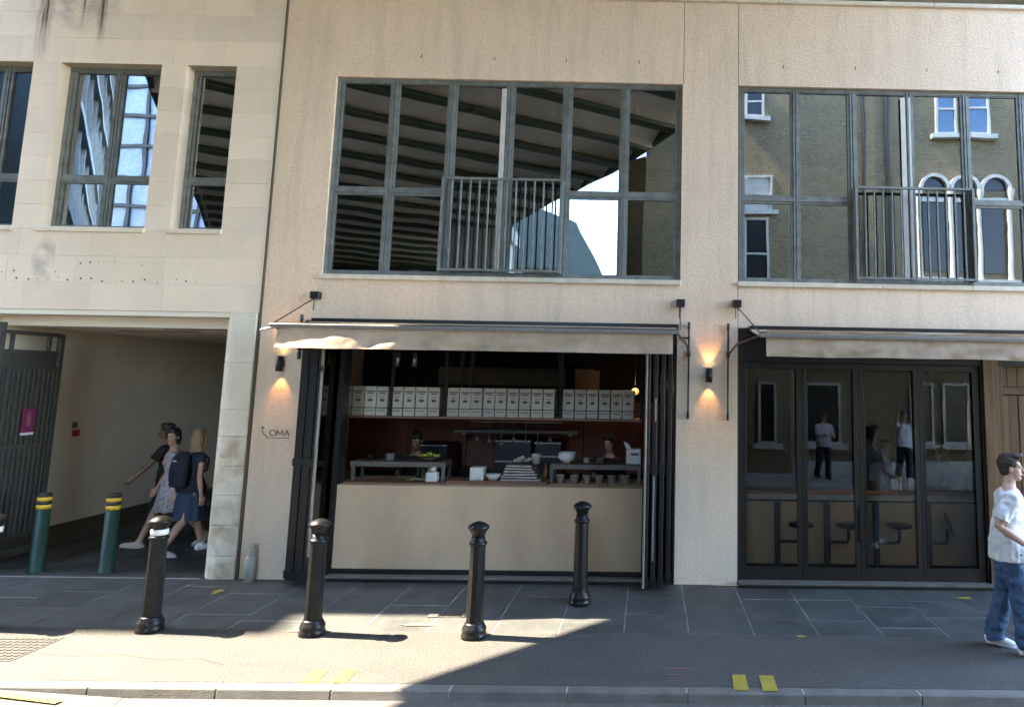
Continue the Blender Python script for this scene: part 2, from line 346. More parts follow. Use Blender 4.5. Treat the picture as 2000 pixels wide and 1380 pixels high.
# slate slabs, laid in columns running to the wall
x = -10.0; k = 0
edges = [-10.0]
while edges[-1] < 6.2: edges.append(edges[-1] + .63)
off = .43 - min(edges, key=lambda e: abs(e - .43)); edges = [e + off for e in edges]
rowsel = [[-1.678, -1.10, -.55, 0], [-1.678, -1.24, -.54, 0], [-1.678, -.89, 0], [-1.678, -1.42, -.78, 0], [-1.678, -1.0, -.3, 0]]
order = [3, 0, 2, 4, 1]
for i in range(len(edges) - 1):
    rw = rowsel[order[i % 5]]
    if abs(edges[i] - 1.06) < .3: rw = rowsel[1]
    for a, b in zip(rw, rw[1:]):
        piece(pv, 'slab', edges[i] + .006, edges[i + 1] - .006, a + .006, b - .006, -.05, random.uniform(-.003, .002), MT['slate'], .003)
ps = struct(MB().box(-8.3, -5.26, 0, 9, -.3, -.012), 'passage_floor', MT['slatebed'])
xs = [-8.3, -7.65, -7.0, -6.4, -5.83, -5.26]
for i in range(5):
    y = .16 if i % 2 else .004; piece(ps, 'slab', xs[i] + .004, xs[i + 1] - .004, .004, .5 + .2 * (i % 3), -.05, 0, MT['slate'], .003); y = .5 + .2 * (i % 3)
    while y < 4.2:
        l = random.choice((.6, .75, .9)); piece(ps, 'slab', xs[i] + .004, xs[i + 1] - .004, y + .006, y + l, -.05, random.uniform(-.003, .001), MT['slate'], .003); y += l
MB().box(-8.3, -5.26, 4.9, 9, -.011, 0).build('far_slab', MT['slate'], ps)
# pale building-line joint across the passage mouth
MB().box(-9.9, -5.28, -.015, .0, -.006, .004).build('building_line_joint', mat('pale_joint', (.3, .3, .29), .9), pv)
# kerb
kb = struct(MB().box(-40, 40, -2.93, -2.832, -.3, -.006), 'kerb', MT['mortar'])
kx = [-6.1, -5.2, -4.28, -3.3, -2.42, -1.51, -.6, .34, 1.26, 2.18, 3.1, 4.0, 4.9, 5.8, 6.7]
for i in range(len(kx) - 1):
    zf = {0: -.012, 1: -.045}.get(i, -.075); zg = {0: -.012, 1: -.012}.get(i, -.075)
    a, b = kx[i] + .006, kx[i + 1] - .006
    poly = [(-2.834, 0), (-2.925, -.002), (-2.938, -.012), (-2.955, -.09), (-2.834, -.09)]
    m = MB(); vs = []
    for xx in (a, b):
        vs += [(xx, yy + .0, zz) for yy, zz in poly]
    m.add(vs, [tuple(range(5)), tuple(range(5, 10))[::-1]] + [(j, (j + 1) % 5, (j + 1) % 5 + 5, j + 5) for j in range(5)])
    m.build('kerb_stone', MT['kerb'], kb, bev=.004)
# road surface ramps up to the dropped kerb at the left
struct(MB().add([(-40, -2.956, -.004), (-5.2, -2.956, -.006), (-4.0, -2.956, -.071), (-3.0, -6.5, -.071), (-40, -7.5, -.071)], [(0, 1, 2, 3, 4)]), 'road_ramp', MT['road'])
MB().box(-5.3, -2.8, -3.16, -3.1, -.075, -.071).add([(-6.2, -3.03, .002), (-4.9, -3.03, .0), (-4.35, -3.08, -.035), (-4.36, -3.14, -.036), (-4.9, -3.09, -.004), (-6.2, -3.09, -.001)], [(0, 1, 2, 3, 4, 5)]).build('yellow_line', MT['yellow'], None, kind='structure')
ym = struct(MB().add([(-2.72, -2.59, .004), (-2.60, -2.59, .004), (-2.58, -2.83, .004), (-2.71, -2.83, .004)], [(0, 1, 2, 3)]), 'yellow_marking', MT['yellow'])
for q in ([(-2.49, -2.59), (-2.37, -2.59), (-2.35, -2.83), (-2.47, -2.83)], [(.73, -2.60), (.84, -2.60), (.83, -2.9), (.71, -2.9)], [(.95, -2.61), (1.07, -2.61), (1.06, -2.91), (.94, -2.91)]):
    struct(MB().add([(a, b, .0045) for a, b in q], [(0, 1, 2, 3)]), 'yellow_marking', MT['yellow'])
def splash(name, cx, cy, rx, ry, m, seed, z=.005):
    rr = random.Random(seed); pts = []
    for i in range(14):
        a = 2 * math.pi * i / 14; q = rr.uniform(.6, 1.1); pts.append((cx + rx * q * math.cos(a), cy + ry * q * math.sin(a), z))
    struct(MB().add(pts, [tuple(range(14))]), name, m)
for a in ((-4.76, -.52, .05, .11, MT['yellow'], 1), (-4.66, -.1, .05, .09, MT['yellow'], 2), (1.5, -1.7, .06, .03, MT['yellow'], 3), (3.66, -.42, .10, .05, MT['yellow'], 4),
          (.3, -2.49, .16, .012, MT['redpaint'], 5), (.3, -2.62, .15, .012, MT['redpaint'], 6), (-2.22, -1.5, .22, .05, MT['redpaint'], 7), (-3.3, -1.72, .09, .02, MT['redpaint'], 8)): splash('paint_mark', *a)
for pts, wd in (([(-5.2, -2.3), (-4.9, -2.36), (-4.5, -2.30), (-4.1, -2.41), (-3.8, -2.37), (-3.5, -2.5)], .006), ([(1.6, -2.2), (1.9, -2.12), (2.3, -2.2), (2.6, -2.15), (3.1, -2.28)], .006), ([(-.3, -2.83), (-.2, -2.6), (-.25, -2.35), (-.1, -2.15)], .005)):
    m = MB()
    for (xa, ya), (xb, yb) in zip(pts, pts[1:]):
        d_ = Vector((xb - xa, yb - ya, 0)).normalized(); n_ = Vector((-d_.y, d_.x, 0)) * wd / 2
        m.add([(xa - n_.x, ya - n_.y, .0035), (xb - n_.x, yb - n_.y, .0035), (xb + n_.x, yb + n_.y, .0035), (xa + n_.x, ya + n_.y, .0035)], [(0, 1, 2, 3)])
    struct(m, 'pavement_crack', MT['joint'])
cv = thing('inspection_cover', 'studded square iron cover set in the sunlit pavement at the left edge', 'drain cover', (-5.9, -2.2, 0))
MB().box(-6.5, -5.28, -2.48, -1.93, .001, .005).build('plate', MT['iron'], cv)
m = MB()
for i in range(20):
    for j in range(8):
        m.box(-6.44 + i * .058, -6.41 + i * .058, -2.45 + j * .063, -2.42 + j * .063, .005, .011)
o = m.build('stud', MT['iron'], cv); o['kind'] = 'stuff'
dc = thing('shadow_and_lit_edge', 'painted shadow and sunlit edge of something lying between the second and third black bollards', 'drain cover', (-2.0, -1.2, 0))
MB().box(-2.2, -1.84, -1.27, -1.17, .001, .006).build('frame', MT['kerb'], dc); MB().box(-2.1, -1.86, -1.255, -1.185, .006, .012).build('lid', MT['black'], dc)  # black lid stands in for a shadow, pale frame for a sunlit edge

# ================================================================== STONE BUILDING
sb = thing('stone_building', 'pale stone block building with deep narrow windows above the open passage', 'building', (-6.8, 0, 0))
FY = -.03
MB().box(-13, -4.85, -.022, .24, 6.35, 8.4).box(-9.4, -4.85, -.022, .24, 3.16, 4.17).build('backing_wall', MT['mortar'], sb)
MB().box(-13, -9.4, -.03, .24, 3.16, 8.4).box(-13, -8.3, -.03, .24, 0, 3.16).build('wall', MT['stone'], sb)
def course(x0, x1, z0, z1, L, seed, y1=-.015):
    rr = random.Random(seed); xs = [x0]; x = x0 + L * rr.uniform(.3, 1)
    while x < x1 - L * .35: xs.append(x); x += L * rr.uniform(.85, 1.15)
    xs.append(x1)
    for a, b in zip(xs, xs[1:]): piece(sb, 'stone_block', a + .001, b - .001, FY, .1, z0 + .001, z1 - .001, MT['stone'], .0012, jit=.0006)
for k in range(6): course(-9.4, -4.842, 6.35 + .34 * k, 6.35 + .34 * (k + 1), .62, 20 + k)
for k in range(3): course(-9.4, -4.842, 3.16 + .3367 * k, 3.16 + .3367 * (k + 1), .95, 40 + k)
for (a, b) in ((-9.4, -8.9), (-8.0, -7.655), (-6.365, -6.045), (-5.405, -4.842)):
    z = 4.17; hs = [.312] * 7
    for k, h in enumerate(hs):
        piece(sb, 'stone_block', a, b, FY, .235, z + .001, z + h - .001, MT['stone'], .0012, jit=.0006); z += h
    MB().box(a + .01, b - .01, -.02, .22, 4.17, 6.35).build('pier_core', MT['mortar'], sb)
# weathered sills
for (a, b) in ((-8.95, -7.98), (-7.68, -6.35), (-6.07, -5.39)): piece(sb, 'window_sill', a, b, -.065, .22, 4.135, 4.195, MT['sill'], .004)
def win(root, x0, x1, z0, z1, y, splits, ztr, fm=MT['frame'], gm=MT['winglass'], fw=.05, tilt=.004, op=()):
    w_ = MB().box(x0, x0 + fw, y, y + .09, z0, z1).box(x1 - fw, x1, y, y + .09, z0, z1).box(x0 + fw, x1 - fw, y, y + .09, z1 - fw, z1).box(x0 + fw, x1 - fw, y, y + .09, z0, z0 + fw).build('window', fm, root)
    ed = [x0 + fw * .5] + list(splits) + [x1 - fw * .5]
    for xx in splits:
        MB().box(xx - .028, xx - .006, y - .006, y + .08, z0 + .01, z1 - .01).box(xx + .006, xx + .028, y - .006, y + .08, z0 + .01, z1 - .01).box(xx - .006, xx + .006, y + .012, y + .07, z0 + .01, z1 - .01).build('mullion', fm, w_)
    for i, (a, b) in enumerate(zip(ed, ed[1:])):
        rows = [(z0 + .03, z1 - .03)] if i in op or ztr is None else [(z0 + .03, ztr - .02), (ztr + .02, z1 - .03)]
        if len(rows) == 2: MB().box(a + .024, b - .024, y - .004, y + .08, ztr - .022, ztr + .022).build('transom', fm, w_)
        for r0, r1 in rows:
            s = .034; a_, b_ = a + .03, b - .03
            MB().box(a_, a_ + s, y + .01, y + .06, r0, r1).box(b_ - s, b_, y + .01, y + .06, r0, r1).box(a_ + s, b_ - s, y + .01, y + .06, r1 - s, r1).box(a_ + s, b_ - s, y + .01, y + .06, r0, r0 + s).build('sash', fm, w_)
            piece(w_, 'pane', a_ + s - .005, b_ - s + .005, y + .032, y + .036, r0 + s - .005, r1 - s + .005, gm, 0, rot=tilt)
    return w_
win(sb, -8.9, -8.0, 4.19, 6.35, .13, (-8.45,), 4.86)
win(sb, -7.655, -6.365, 4.19, 6.35, .13, (-7.0,), 4.86)
win(sb, -6.045, -5.405, 4.19, 6.35, .13, (), 4.86)
# rooms behind the upper windows (closed box, dark)
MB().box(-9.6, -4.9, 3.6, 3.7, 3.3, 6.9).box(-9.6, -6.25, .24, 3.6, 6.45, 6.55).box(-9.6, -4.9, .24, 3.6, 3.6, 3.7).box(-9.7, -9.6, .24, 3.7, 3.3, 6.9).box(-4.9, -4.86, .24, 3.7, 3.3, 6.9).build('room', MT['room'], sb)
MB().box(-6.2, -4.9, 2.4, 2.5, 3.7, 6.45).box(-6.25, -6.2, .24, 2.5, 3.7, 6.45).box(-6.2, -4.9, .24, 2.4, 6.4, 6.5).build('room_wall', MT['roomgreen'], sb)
MB().box(-4.85, -4.822, -.028, .2, 0, 8.4).build('movement_joint', MT['joint'], sb)
MB().box(-4.853, -4.842, -.036, 0, 3.16, 8.4).build('edge_trim', MT['sill'], sb)
# passage lintel soffit, ceiling, walls
MB().box(-8.3, -4.85, -.012, .35, 3.10, 3.158).build('lintel_soffit', MT['ceil'], sb)
MB().box(-8.4, -5.26, .35, 9.1, 2.98, 3.16).build('passage_ceiling', MT['ceil'], sb)
MB().box(-8.5, -8.3, .0, 9.1, 0, 3.1).build('passage_wall', MT['plaster'], sb)
MB().box(-8.3, -8.28, .4, 8.9, 0, .27).build('skirting', MT['joint'], sb)
MB().box(-5.26, -4.86, .42, 9.1, 0, 3.1).build('passage_wall', MT['plaster'], sb)
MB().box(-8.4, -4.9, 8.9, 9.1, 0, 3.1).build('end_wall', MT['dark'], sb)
m = MB()
m = MB()
for (a, b, y) in ((-7.35, -6.2, 1.05), (-6.4, -5.27, .55), (-6.4, -5.3, 4.2)): m.box(a, b, y, y + .035, 2.972, 2.979)
o = m.build('ceiling_slot', MT['joint'], sb); o['kind'] = 'stuff'
m = MB(); rr = random.Random(5)
for (x0_, x1_, z_, n_) in ((-7.1, -5.42, 3.745, 15), (-8.1, -5.5, 3.535, 20), (-8.3, -6.9, 3.63, 6)):
    for i in range(n_):
        cx = x0_ + (x1_ - x0_) * (i + rr.uniform(-.3, .3)) / n_; q = rr.choice((.004, .007, .012)); cz = z_ + rr.uniform(-.025, .025)
        m.prism([(cx + q * math.cos(t * math.pi / 4), cz + q * math.sin(t * math.pi / 4)) for t in range(8)], -.0325, -.02)
o = m.build('plugged_holes', MT['joint'], sb); o['kind'] = 'stuff'
# round-cornered column at the passage mouth
cz = [0, .27, .62, .97, 1.31, 1.66, 1.98, 2.55, 3.158]
for k in range(len(cz) - 1):
    pts = []; x0_, x1_, y0_, y1_, r_ = -5.265, -4.853, -.045, .42, .16
    for t in range(7): a = math.pi + t * math.pi / 12; pts.append((x0_ + r_ + r_ * math.cos(a), y0_ + r_ + r_ * math.sin(a)))
    pts += [(x1_ - .01, y0_), (x1_, y0_ + .01), (x1_, y1_)]
    for t in range(1, 7): a = math.pi / 2 + t * math.pi / 12; pts.append((x0_ + r_ + r_ * math.cos(a), y1_ - r_ + r_ * math.sin(a)))
    MB().prismz(pts, cz[k] + .002, cz[k + 1] - .002).build('column_block', MT['stone_col'], sb, bev=.003)
MB().box(-5.2, -4.87, 0, .36, 0, 3.15).build('column_core', MT['mortar'], sb)

# ================================================================== RENDERED BUILDING
rb = thing('rendered_building', 'cream rendered building with two grey framed window bands over the shopfronts', 'building', (0, 0, 0))
T = .24
MB().box(-4.82, .376, 0, T, 6.26, 7.4).box(-4.82, -4.13, 0, T, 3.64, 6.26).box(-4.82, .37, 0, T, 3.08, 3.64).box(-4.82, -4.28, 0, T, 0, 3.08).build('wall_panel', MT['render'], rb)
MB().box(.384, 1.096, 0, T, 6.26, 7.4).box(.37, 1.096, 0, T, 3.08, 6.26).box(.34, 1.096, 0, T, 0, 3.08).build('wall_panel', MT['render'], rb)
MB().box(1.104, 9, 0, T, 6.26, 7.4).box(1.104, 9, 0, T, 3.08, 3.64).box(5.6, 9, 0, T, 3.64, 6.26).box(5.6, 9, 0, T, 0, 3.08).build('wall_panel', MT['render'], rb)
MB().box(.370, .39, .01, .2, 6.26, 7.4).box(1.09, 1.11, .01, .2, 0, 7.4).build('joint_sealant', MT['joint'], rb)
cx = [-4.82, -2.6, -.6, 1.62, 3.7, 5.8, 9]
for a, b in zip(cx, cx[1:]): piece(rb, 'coping_stone', a + .003, b - .003, -.04, .5, 7.402, 7.46, MT['sill'], .006)
for ed in ([-4.15, -3.6, -2.98, -1.82, -.69, -.18, .375], [1.092, 1.79, 2.92, 4.07, 5.2, 5.62]):
    for a, b in zip(ed, ed[1:]): piece(rb, 'sill_stone', a + .002, b - .002, -.035, .1, 3.605, 3.665, MT['sill'], .004, jit=.002)
def bays(x0, x1): return [x0 + (x1 - x0) * i / 6 for i in range(1, 6)]
w1 = win(rb, -4.13, .37, 3.665, 6.26, .045, bays(-4.13, .37), 4.76, op=(2, 3))
w2 = win(rb, 1.10, 5.6, 3.665, 6.26, .045, bays(1.10, 5.6), 4.75, op=(2, 3))
for (xx, r) in ((-1.94, w1), (3.29, w2)):
    MB().box(xx - .05, xx + .012, .038, .052, 3.74, 6.16).build('inner_stile', MT['white'], r)
MB().box(3.345, 3.37, .036, .052, 3.74, 6.16).build('inner_stile', MT['white'], w2)
m = MB()
for xx, zz in ((-3.05, 6.56), (-2.1, 6.55), (-1.16, 6.55), (-.21, 6.55), (1.69, 6.53), (2.64, 6.53), (3.59, 6.53), (4.54, 6.53)):
    m = MB().box(xx - .006, xx + .006, -.002, .01, zz - .022, zz + .022); m.build('weep_vent', MT['joint'], rb)
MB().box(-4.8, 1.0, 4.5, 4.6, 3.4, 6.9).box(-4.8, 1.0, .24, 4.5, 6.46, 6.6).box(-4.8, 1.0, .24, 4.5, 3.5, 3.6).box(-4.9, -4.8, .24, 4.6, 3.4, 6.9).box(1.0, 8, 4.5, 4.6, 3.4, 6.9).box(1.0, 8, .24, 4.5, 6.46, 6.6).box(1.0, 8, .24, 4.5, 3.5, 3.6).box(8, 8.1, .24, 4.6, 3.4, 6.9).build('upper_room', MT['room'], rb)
MB().box(-4.8, 9, .3, .6, 6.7, 7.3).box(-4.8, 9, .6, 9, 7.2, 7.3).build('roof', MT['kerb'], rb)
# ceiling spotlights seen through the glass
pr = None
for i, (xx, zz, lb) in enumerate(((-2.66, 6.35, 'small ceiling spotlight seen through the left door pane of the middle window'), (-1.47, 6.35, 'small ceiling spotlight seen through the right door pane of the middle window'),
        (-.25, 6.35, 'small ceiling spotlight seen behind the upper right pane of the middle window'), (-3.9, 6.34, 'small ceiling spotlight seen at the far left of the middle window'),
        (1.67, 6.3, 'tiny lit spotlight in the top left pane of the right hand window'), (2.83, 6.3, 'tiny lit spotlight near the downpipes in the right hand window'),
        (4.06, 6.3, 'tiny lit spotlight in the right door pane of the right hand window'), (-6.23, 6.28, 'ceiling spotlight inside the narrow stone window'))):
    if pr is None:
        pr = thing('ceiling_spotlight', lb, 'spotlight', (xx, 1.2, zz), 'spotlights on the upper floor ceiling')
        MB().lathe([(.03, -.07), (.035, -.07), (.035, .03), (.01, .035), (.01, .12), (.0, .12)], (xx, 1.2, zz), 12).build('body', MT['steel'], pr)
        MB().lathe([(0, -.066), (.028, -.066), (.028, -.06), (0, -.06)], (xx, 1.2, zz), 12).build('lens', MT['glow2'], pr); p0 = Vector((xx, 1.2, zz))
    else: dup(pr, Vector((xx, 1.2, zz)) - p0, lb)

# balcony railings
def railing(x0, x1, z0, z1, label):
    t = thing('balcony_railing', label, 'railing', ((x0 + x1) / 2, -.06, z0), 'railings across the upper window doors')
    MB().box(x0, x1, -.09, -.045, z1 - .028, z1).build('top_rail', MT['frame'], t); MB().box(x0, x1, -.085, -.05, z0, z0 + .024).build('bottom_rail', MT['frame'], t)
    for xx in (x0, x1): MB().box(xx - .016, xx + .016, -.088, .05, z0 - .01, z1 + .002).build('end_post', MT['frame'], t)
    n = 12
    for i in range(1, n + 1):
        xx = x0 + (x1 - x0) * i / (n + 1); piece(t, 'bar', xx - .0095, xx + .0095, -.078, -.058, z0 + .024, z1 - .028, MT['frame'], .002)
    return t
railing(-2.655, -1.15, 3.73, 4.925, 'grey bar railing across the double doors of the middle window')
railing(2.60, 4.10, 3.72, 4.915, 'grey bar railing across the double doors of the right hand window')

# ================================================================== MIDDLE SHOPFRONT
MB().box(-4.27, .33, .0, .2, 2.84, 3.078).box(-4.28, -4.25, .02, .2, 0, 2.84).box(.31, .34, .02, .2, 0, 2.84).build('shop_frame', MT['black'], rb)
MB().box(-3.8, -.02, -.06, .16, .003, .028).build('threshold', MT['black'], rb)
MB().box(-3.8, -.02, -.02, .1, .028, .052).build('threshold_strip', MT['bar'], rb)
# room box
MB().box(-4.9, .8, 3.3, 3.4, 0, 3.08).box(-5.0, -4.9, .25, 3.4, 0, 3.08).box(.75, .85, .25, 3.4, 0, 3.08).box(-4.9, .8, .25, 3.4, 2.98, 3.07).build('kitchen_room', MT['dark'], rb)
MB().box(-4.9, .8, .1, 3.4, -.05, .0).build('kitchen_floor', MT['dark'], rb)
px = [-4.9, -3.9, -2.95, -2.0, -1.05, -.1, .75]
for a, b in zip(px, px[1:]): piece(rb, 'back_panel', a + .004, b - .004, 2.9, 2.95, .9, 2.05, MT['maroon'], .004)
MB().box(-3.4, -1.35, 2.7, 2.8, 2.3, 2.58).build('grey_duct', MT['greyboard'], rb); MB().box(-1.2, -.9, 2.7, 2.8, 2.3, 2.58).build('grey_duct', MT['greyboard'], rb)
for xx in (-2.62, -2.48, -1.27): MB().box(xx, xx + .05, 1.05, 1.1, 1.9, 2.9).build('shelf_post', MT['dark'], rb)
m = thing('counter', 'plain beige rendered counter front below the open kitchen hatch', 'counter', (-1.9, .2, 0))
MB().box(-3.79, -.06, .12, .2, .105, 1.065).build('front_panel', MT['render2'], m); MB().box(-3.79, -.06, .135, .2, .05, .105).build('plinth', MT['black'], m)
MB().box(-3.85, -.06, .12, 1.0, 1.065, 1.085).build('worktop', MT['render2'], m); MB().box(-3.86, -3.795, .1, .3, 0, 3.0).build('corner_post', MT['black'], m)
MB().box(-2.52, -1.26, .3, .62, 1.086, 1.125).build('board', MT['board'], m); MB().box(-3.75, -2.54, .25, .6, 1.086, 1.10).build('board', MT['board'], m)
def pass_shelf(x0, x1, label, legs):
    t = thing('pass_shelf', label, 'shelf', ((x0 + x1) / 2, .5, 1.09), 'steel shelves on the kitchen counter')
    MB().box(x0, x1, .42, .75, 1.27, 1.335).build('shelf_top', MT['dsteel'], t, bev=.004)
    for xx in legs:
        for yy in (.42, .71): MB().box(xx, xx + .04, yy, yy + .04, 1.087, 1.27).build('leg', MT['dsteel'], t)
    return t
pass_shelf(-3.78, -2.58, 'long grey steel shelf at the left end of the kitchen counter, flowers on it', (-3.76, -2.62))
pass_shelf(-1.24, -.08, 'grey steel shelf at the right end of the kitchen counter, bowls on it', (-1.24, -.13))
MB_ = MB().box(-2.89, -1.05, 1.9, 2.1, 1.6, 1.645); t = thing('wall_shelf', 'thin steel shelf high on the dark kitchen back wall', 'shelf', (-2, 2, 1.6)); MB_.build('board', MT['dsteel'], t); MB().box(-2.8, -2.76, 2.06, 2.9, 1.56, 1.6).build('bracket', MT['steel'], t); MB().box(-1.2, -1.16, 2.06, 2.9, 1.56, 1.6).build('bracket', MT['steel'], t)
# carton shelf
cs = thing('carton_shelf', 'long high shelf holding the row of white cartons', 'shelf', (-2.2, 1, 1.88))
MB().box(-4.4, -.1, .85, 1.25, 1.855, 1.885).build('board', MT['board'], cs); MB().box(-4.4, -.1, .842, .85, 1.985, 1.995).build('rail', MT['black'], cs)
for xx in (-4.38, -3.49, -2.77, -1.21, -.12): MB().box(xx, xx + .035, .86, .9, 1.885, 2.9).build('post', MT['dark'], cs)
ct = thing('carton', 'white printed carton on the high kitchen shelf, first from the left', 'carton', (-4.25, .93, 1.886), 'white cartons in a row on the high shelf')
MB().box(-4.325, -4.175, .88, 1.1, 1.886, 2.27).build('box', MT['paper'], ct, bev=.003)
m = MB().box(-4.31, -4.19, .8775, .8795, 2.2, 2.216).box(-4.29, -4.21, .8775, .8795, 2.175, 2.19).box(-4.30, -4.20, .8775, .8795, 1.945, 1.955)
m.prism([(-4.25 + .034 * math.cos(t * .7), 2.09 + .02 * math.sin(t * .7)) for t in range(9)], .8775, .8795); m.box(-4.275, -4.22, .8775, .8795, 2.13, 2.137)
m.build('print', MT['ink'], ct)
ords = ['second', 'third', 'fourth', 'fifth', 'sixth', 'seventh', 'eighth', 'ninth', 'tenth', 'eleventh', 'twelfth', 'thirteenth', 'fourteenth', 'fifteenth', 'sixteenth', 'seventeenth', 'eighteenth', 'nineteenth', 'twentieth']
xs = [-4.25 + .163 * i for i in range(1, 5)] + [-3.40 + .163 * i for i in range(4)] + [-2.655 + .163 * i for i in range(9)] + [-1.09 + .163 * i for i in range(6)]
n_ = len(xs)
for i, xx in enumerate(xs):
    r_ = n_ - 1 - i
    lb = f'white printed carton on the high kitchen shelf, {ords[i]} from the left' if i < 12 else f'white printed carton on the high kitchen shelf, {("last at the right end" if r_ == 0 else ords[r_ - 1] + " from the right")}'
    c = dup(ct, (xx + 4.25, random.uniform(-.006, .006), 0), lb); c.rotation_euler.z = random.uniform(-.07, .07); c.location.y += random.choice((0, 0, .01, .03))
# things on the counter
def simple(name, label, cat, prof, loc, m, group=None, n=18):
    o = MB().lathe(prof, (0, 0, 0), n).build(name, m, None); o.location = loc; WORLD[o.name] = Vector(loc); return tag(o, label, cat, group)
BOWL = [(0, 0), (.045, 0), (.05, .01), (.10, .05), (.115, .085), (.11, .085), (.09, .05), (0, .02)]
for k in range(3): simple('bowl', ('lowest', 'middle', 'topmost')[k] + ' white bowl of the stack on the right steel shelf', 'bowl', BOWL, (-1.05, .55, 1.336 + .026 * k), MT['bowl'], 'stacked white bowls')
TUB = [(0, 0), (.04, 0), (.055, .10), (.058, .10), (.058, .108), (0, .108)]
for k, (xx, lb) in enumerate(((-1.12, 'cream tub beside the left leg of the right steel shelf'), (-.94, 'second cream tub from the left under the right steel shelf'), (-.78, 'third cream tub from the left under the right steel shelf'), (-.62, 'fourth cream tub from the left under the right steel shelf'), (-.46, 'fifth cream tub from the left under the right steel shelf'), (-.28, 'cream tub furthest right under the right steel shelf'))):
    simple('tub', lb, 'tub', TUB, (xx, .5, 1.087), MT['tub'], 'cream tubs under the right steel shelf')
simple('tub', 'cream tub standing on the pile of steel trays', 'tub', [(0, 0), (.045, 0), (.062, .12), (.066, .125), (0, .125)], (-1.44, .5, 1.325), MT['tub'])
for k in range(6):
    o = piece(None, 'tray', -1.86 + .015 * k, -1.36 - .02 * k, .35, .7, 1.126 + .034 * k, 1.150 + .034 * k, MT['steel'], .004, rot=.0); o.rotation_euler.z = random.uniform(-.06, .06)
    tag(o, ('lowest', 'second lowest', 'third lowest', 'third highest', 'second highest', 'topmost')[k] + ' steel tray of the pile on the kitchen counter', 'tray', 'steel trays piled on the counter')
b = thing('food_basket', 'small heap of pale rolls on top of the tray pile', 'food', (-1.62, .5, 1.33))
for k in range(6): MB().ell((-1.7 + .045 * k, .5 + .03 * (k % 2), 1.36 + .02 * (k % 3)), (.032, .03, .026), n=10, m=6).build('roll', MT['tub'], b)
o = MB().box(-2.24, -2.07, .33, .5, 1.126, 1.29).build('container', MT['bowl'], None, bev=.01); tag(o, 'square white container on the wooden board of the counter', 'container')
simple('bowl', 'wide white bowl next to the square container', 'bowl', [(0, 0), (.05, 0), (.11, .075), (.10, .075), (0, .02)], (-1.96, .42, 1.126), MT['bowl'])
jg = thing('jug', 'white plastic jug with a spout at the right end of the steel shelf', 'jug', (-.2, .55, 1.336))
MB().box(-.28, -.09, .48, .62, 1.336, 1.53).prism([(-.28, 1.53), (-.32, 1.62), (-.26, 1.6), (-.2, 1.53)], .5, .6).build('body', MT['bowl'], jg, bev=.008); MB().box(-.22, -.12, .47, .48, 1.45, 1.48).build('print', MT['ink'], jg)
cn = thing('canister', 'white canister with a grey lid under the left steel shelf', 'canister', (-2.7, .4, 1.1))
MB().box(-2.79, -2.65, .33, .45, 1.10, 1.22).build('body', MT['bowl'], cn, bev=.012); MB().lathe([(0, 0), (.045, 0), (.05, .06), (0, .065)], (-2.72, .39, 1.22), 14).build('lid', MT['alu'], cn)
fl = thing('flower_dish', 'dish of yellow courgette flowers on the left steel shelf', 'food', (-2.82, .55, 1.336))
MB().lathe([(0, 0), (.05, 0), (.06, .02), (.14, .05), (.14, .055), (0, .04)], (-2.82, .55, 1.336), 16).build('dish', MT['brownbox'], fl)
rr = random.Random(3)
for k in range(22):
    a = rr.uniform(0, 6.28); q = rr.uniform(0, .15); MB().ell((-2.82 + q * math.cos(a), .55 + .7 * q * math.sin(a), 1.40 + rr.uniform(0, .04) * (1 - q * 4)), (rr.uniform(.015, .035), .02, .012), n=7, m=4).build('flower', MT['yel'], fl)
cl = thing('leaf_pile', 'little heap of pale salad leaves on the counter by the canister', 'food', (-2.9, .35, 1.1))
for k in range(9): MB().ell((-3.02 + .028 * k, .36 + rr.uniform(-.03, .03), 1.11 + rr.uniform(0, .03)), (.03, .025, .007), n=7, m=4).build('leaf', MT['leafg'], cl)
pl = thing('pendant_lamp', 'lit warm pendant lamp high at the right inside the kitchen', 'lamp', (-.2, 1.5, 2.3))
MB().ell((-.2, 1.5, 2.25), (.055, .055, .05)).build('globe', mat('amber_globe', (1, .5, .15), .5, emit=(1, .42, .08), estr=.05), pl); MB().tube([(-.2, 1.5, 2.34), (-.2, 1.5, 2.97)], .006, 6).build('cord', MT['black'], pl)
ld = bpy.data.lights.new('pendant_light', 'POINT'); ld.energy = .35; ld.color = (1, .6, .3); ld.shadow_soft_size = .07; lo = bpy.data.objects.new('pendant_light', ld); C.objects.link(lo); lo.parent = pl; lo.location = (0.0, -.13, .06)
for i, (xx, lb) in enumerate(((-3.54, 'grey cylinder light under the kitchen ceiling, left one of two'), (-3.3, 'grey cylinder light under the kitchen ceiling, right one of two'))):
    simple('ceiling_cylinder', lb, 'spotlight', [(0, 0), (.035, 0), (.035, .2), (0, .2)], (xx, 1.2, 2.55), MT['steel'], 'cylinder lights over the kitchen')
POT = [(0, 0), (.09, 0), (.10, .015), (.10, .13), (.106, .135), (.098, .135), (.095, .02), (0, .02)]
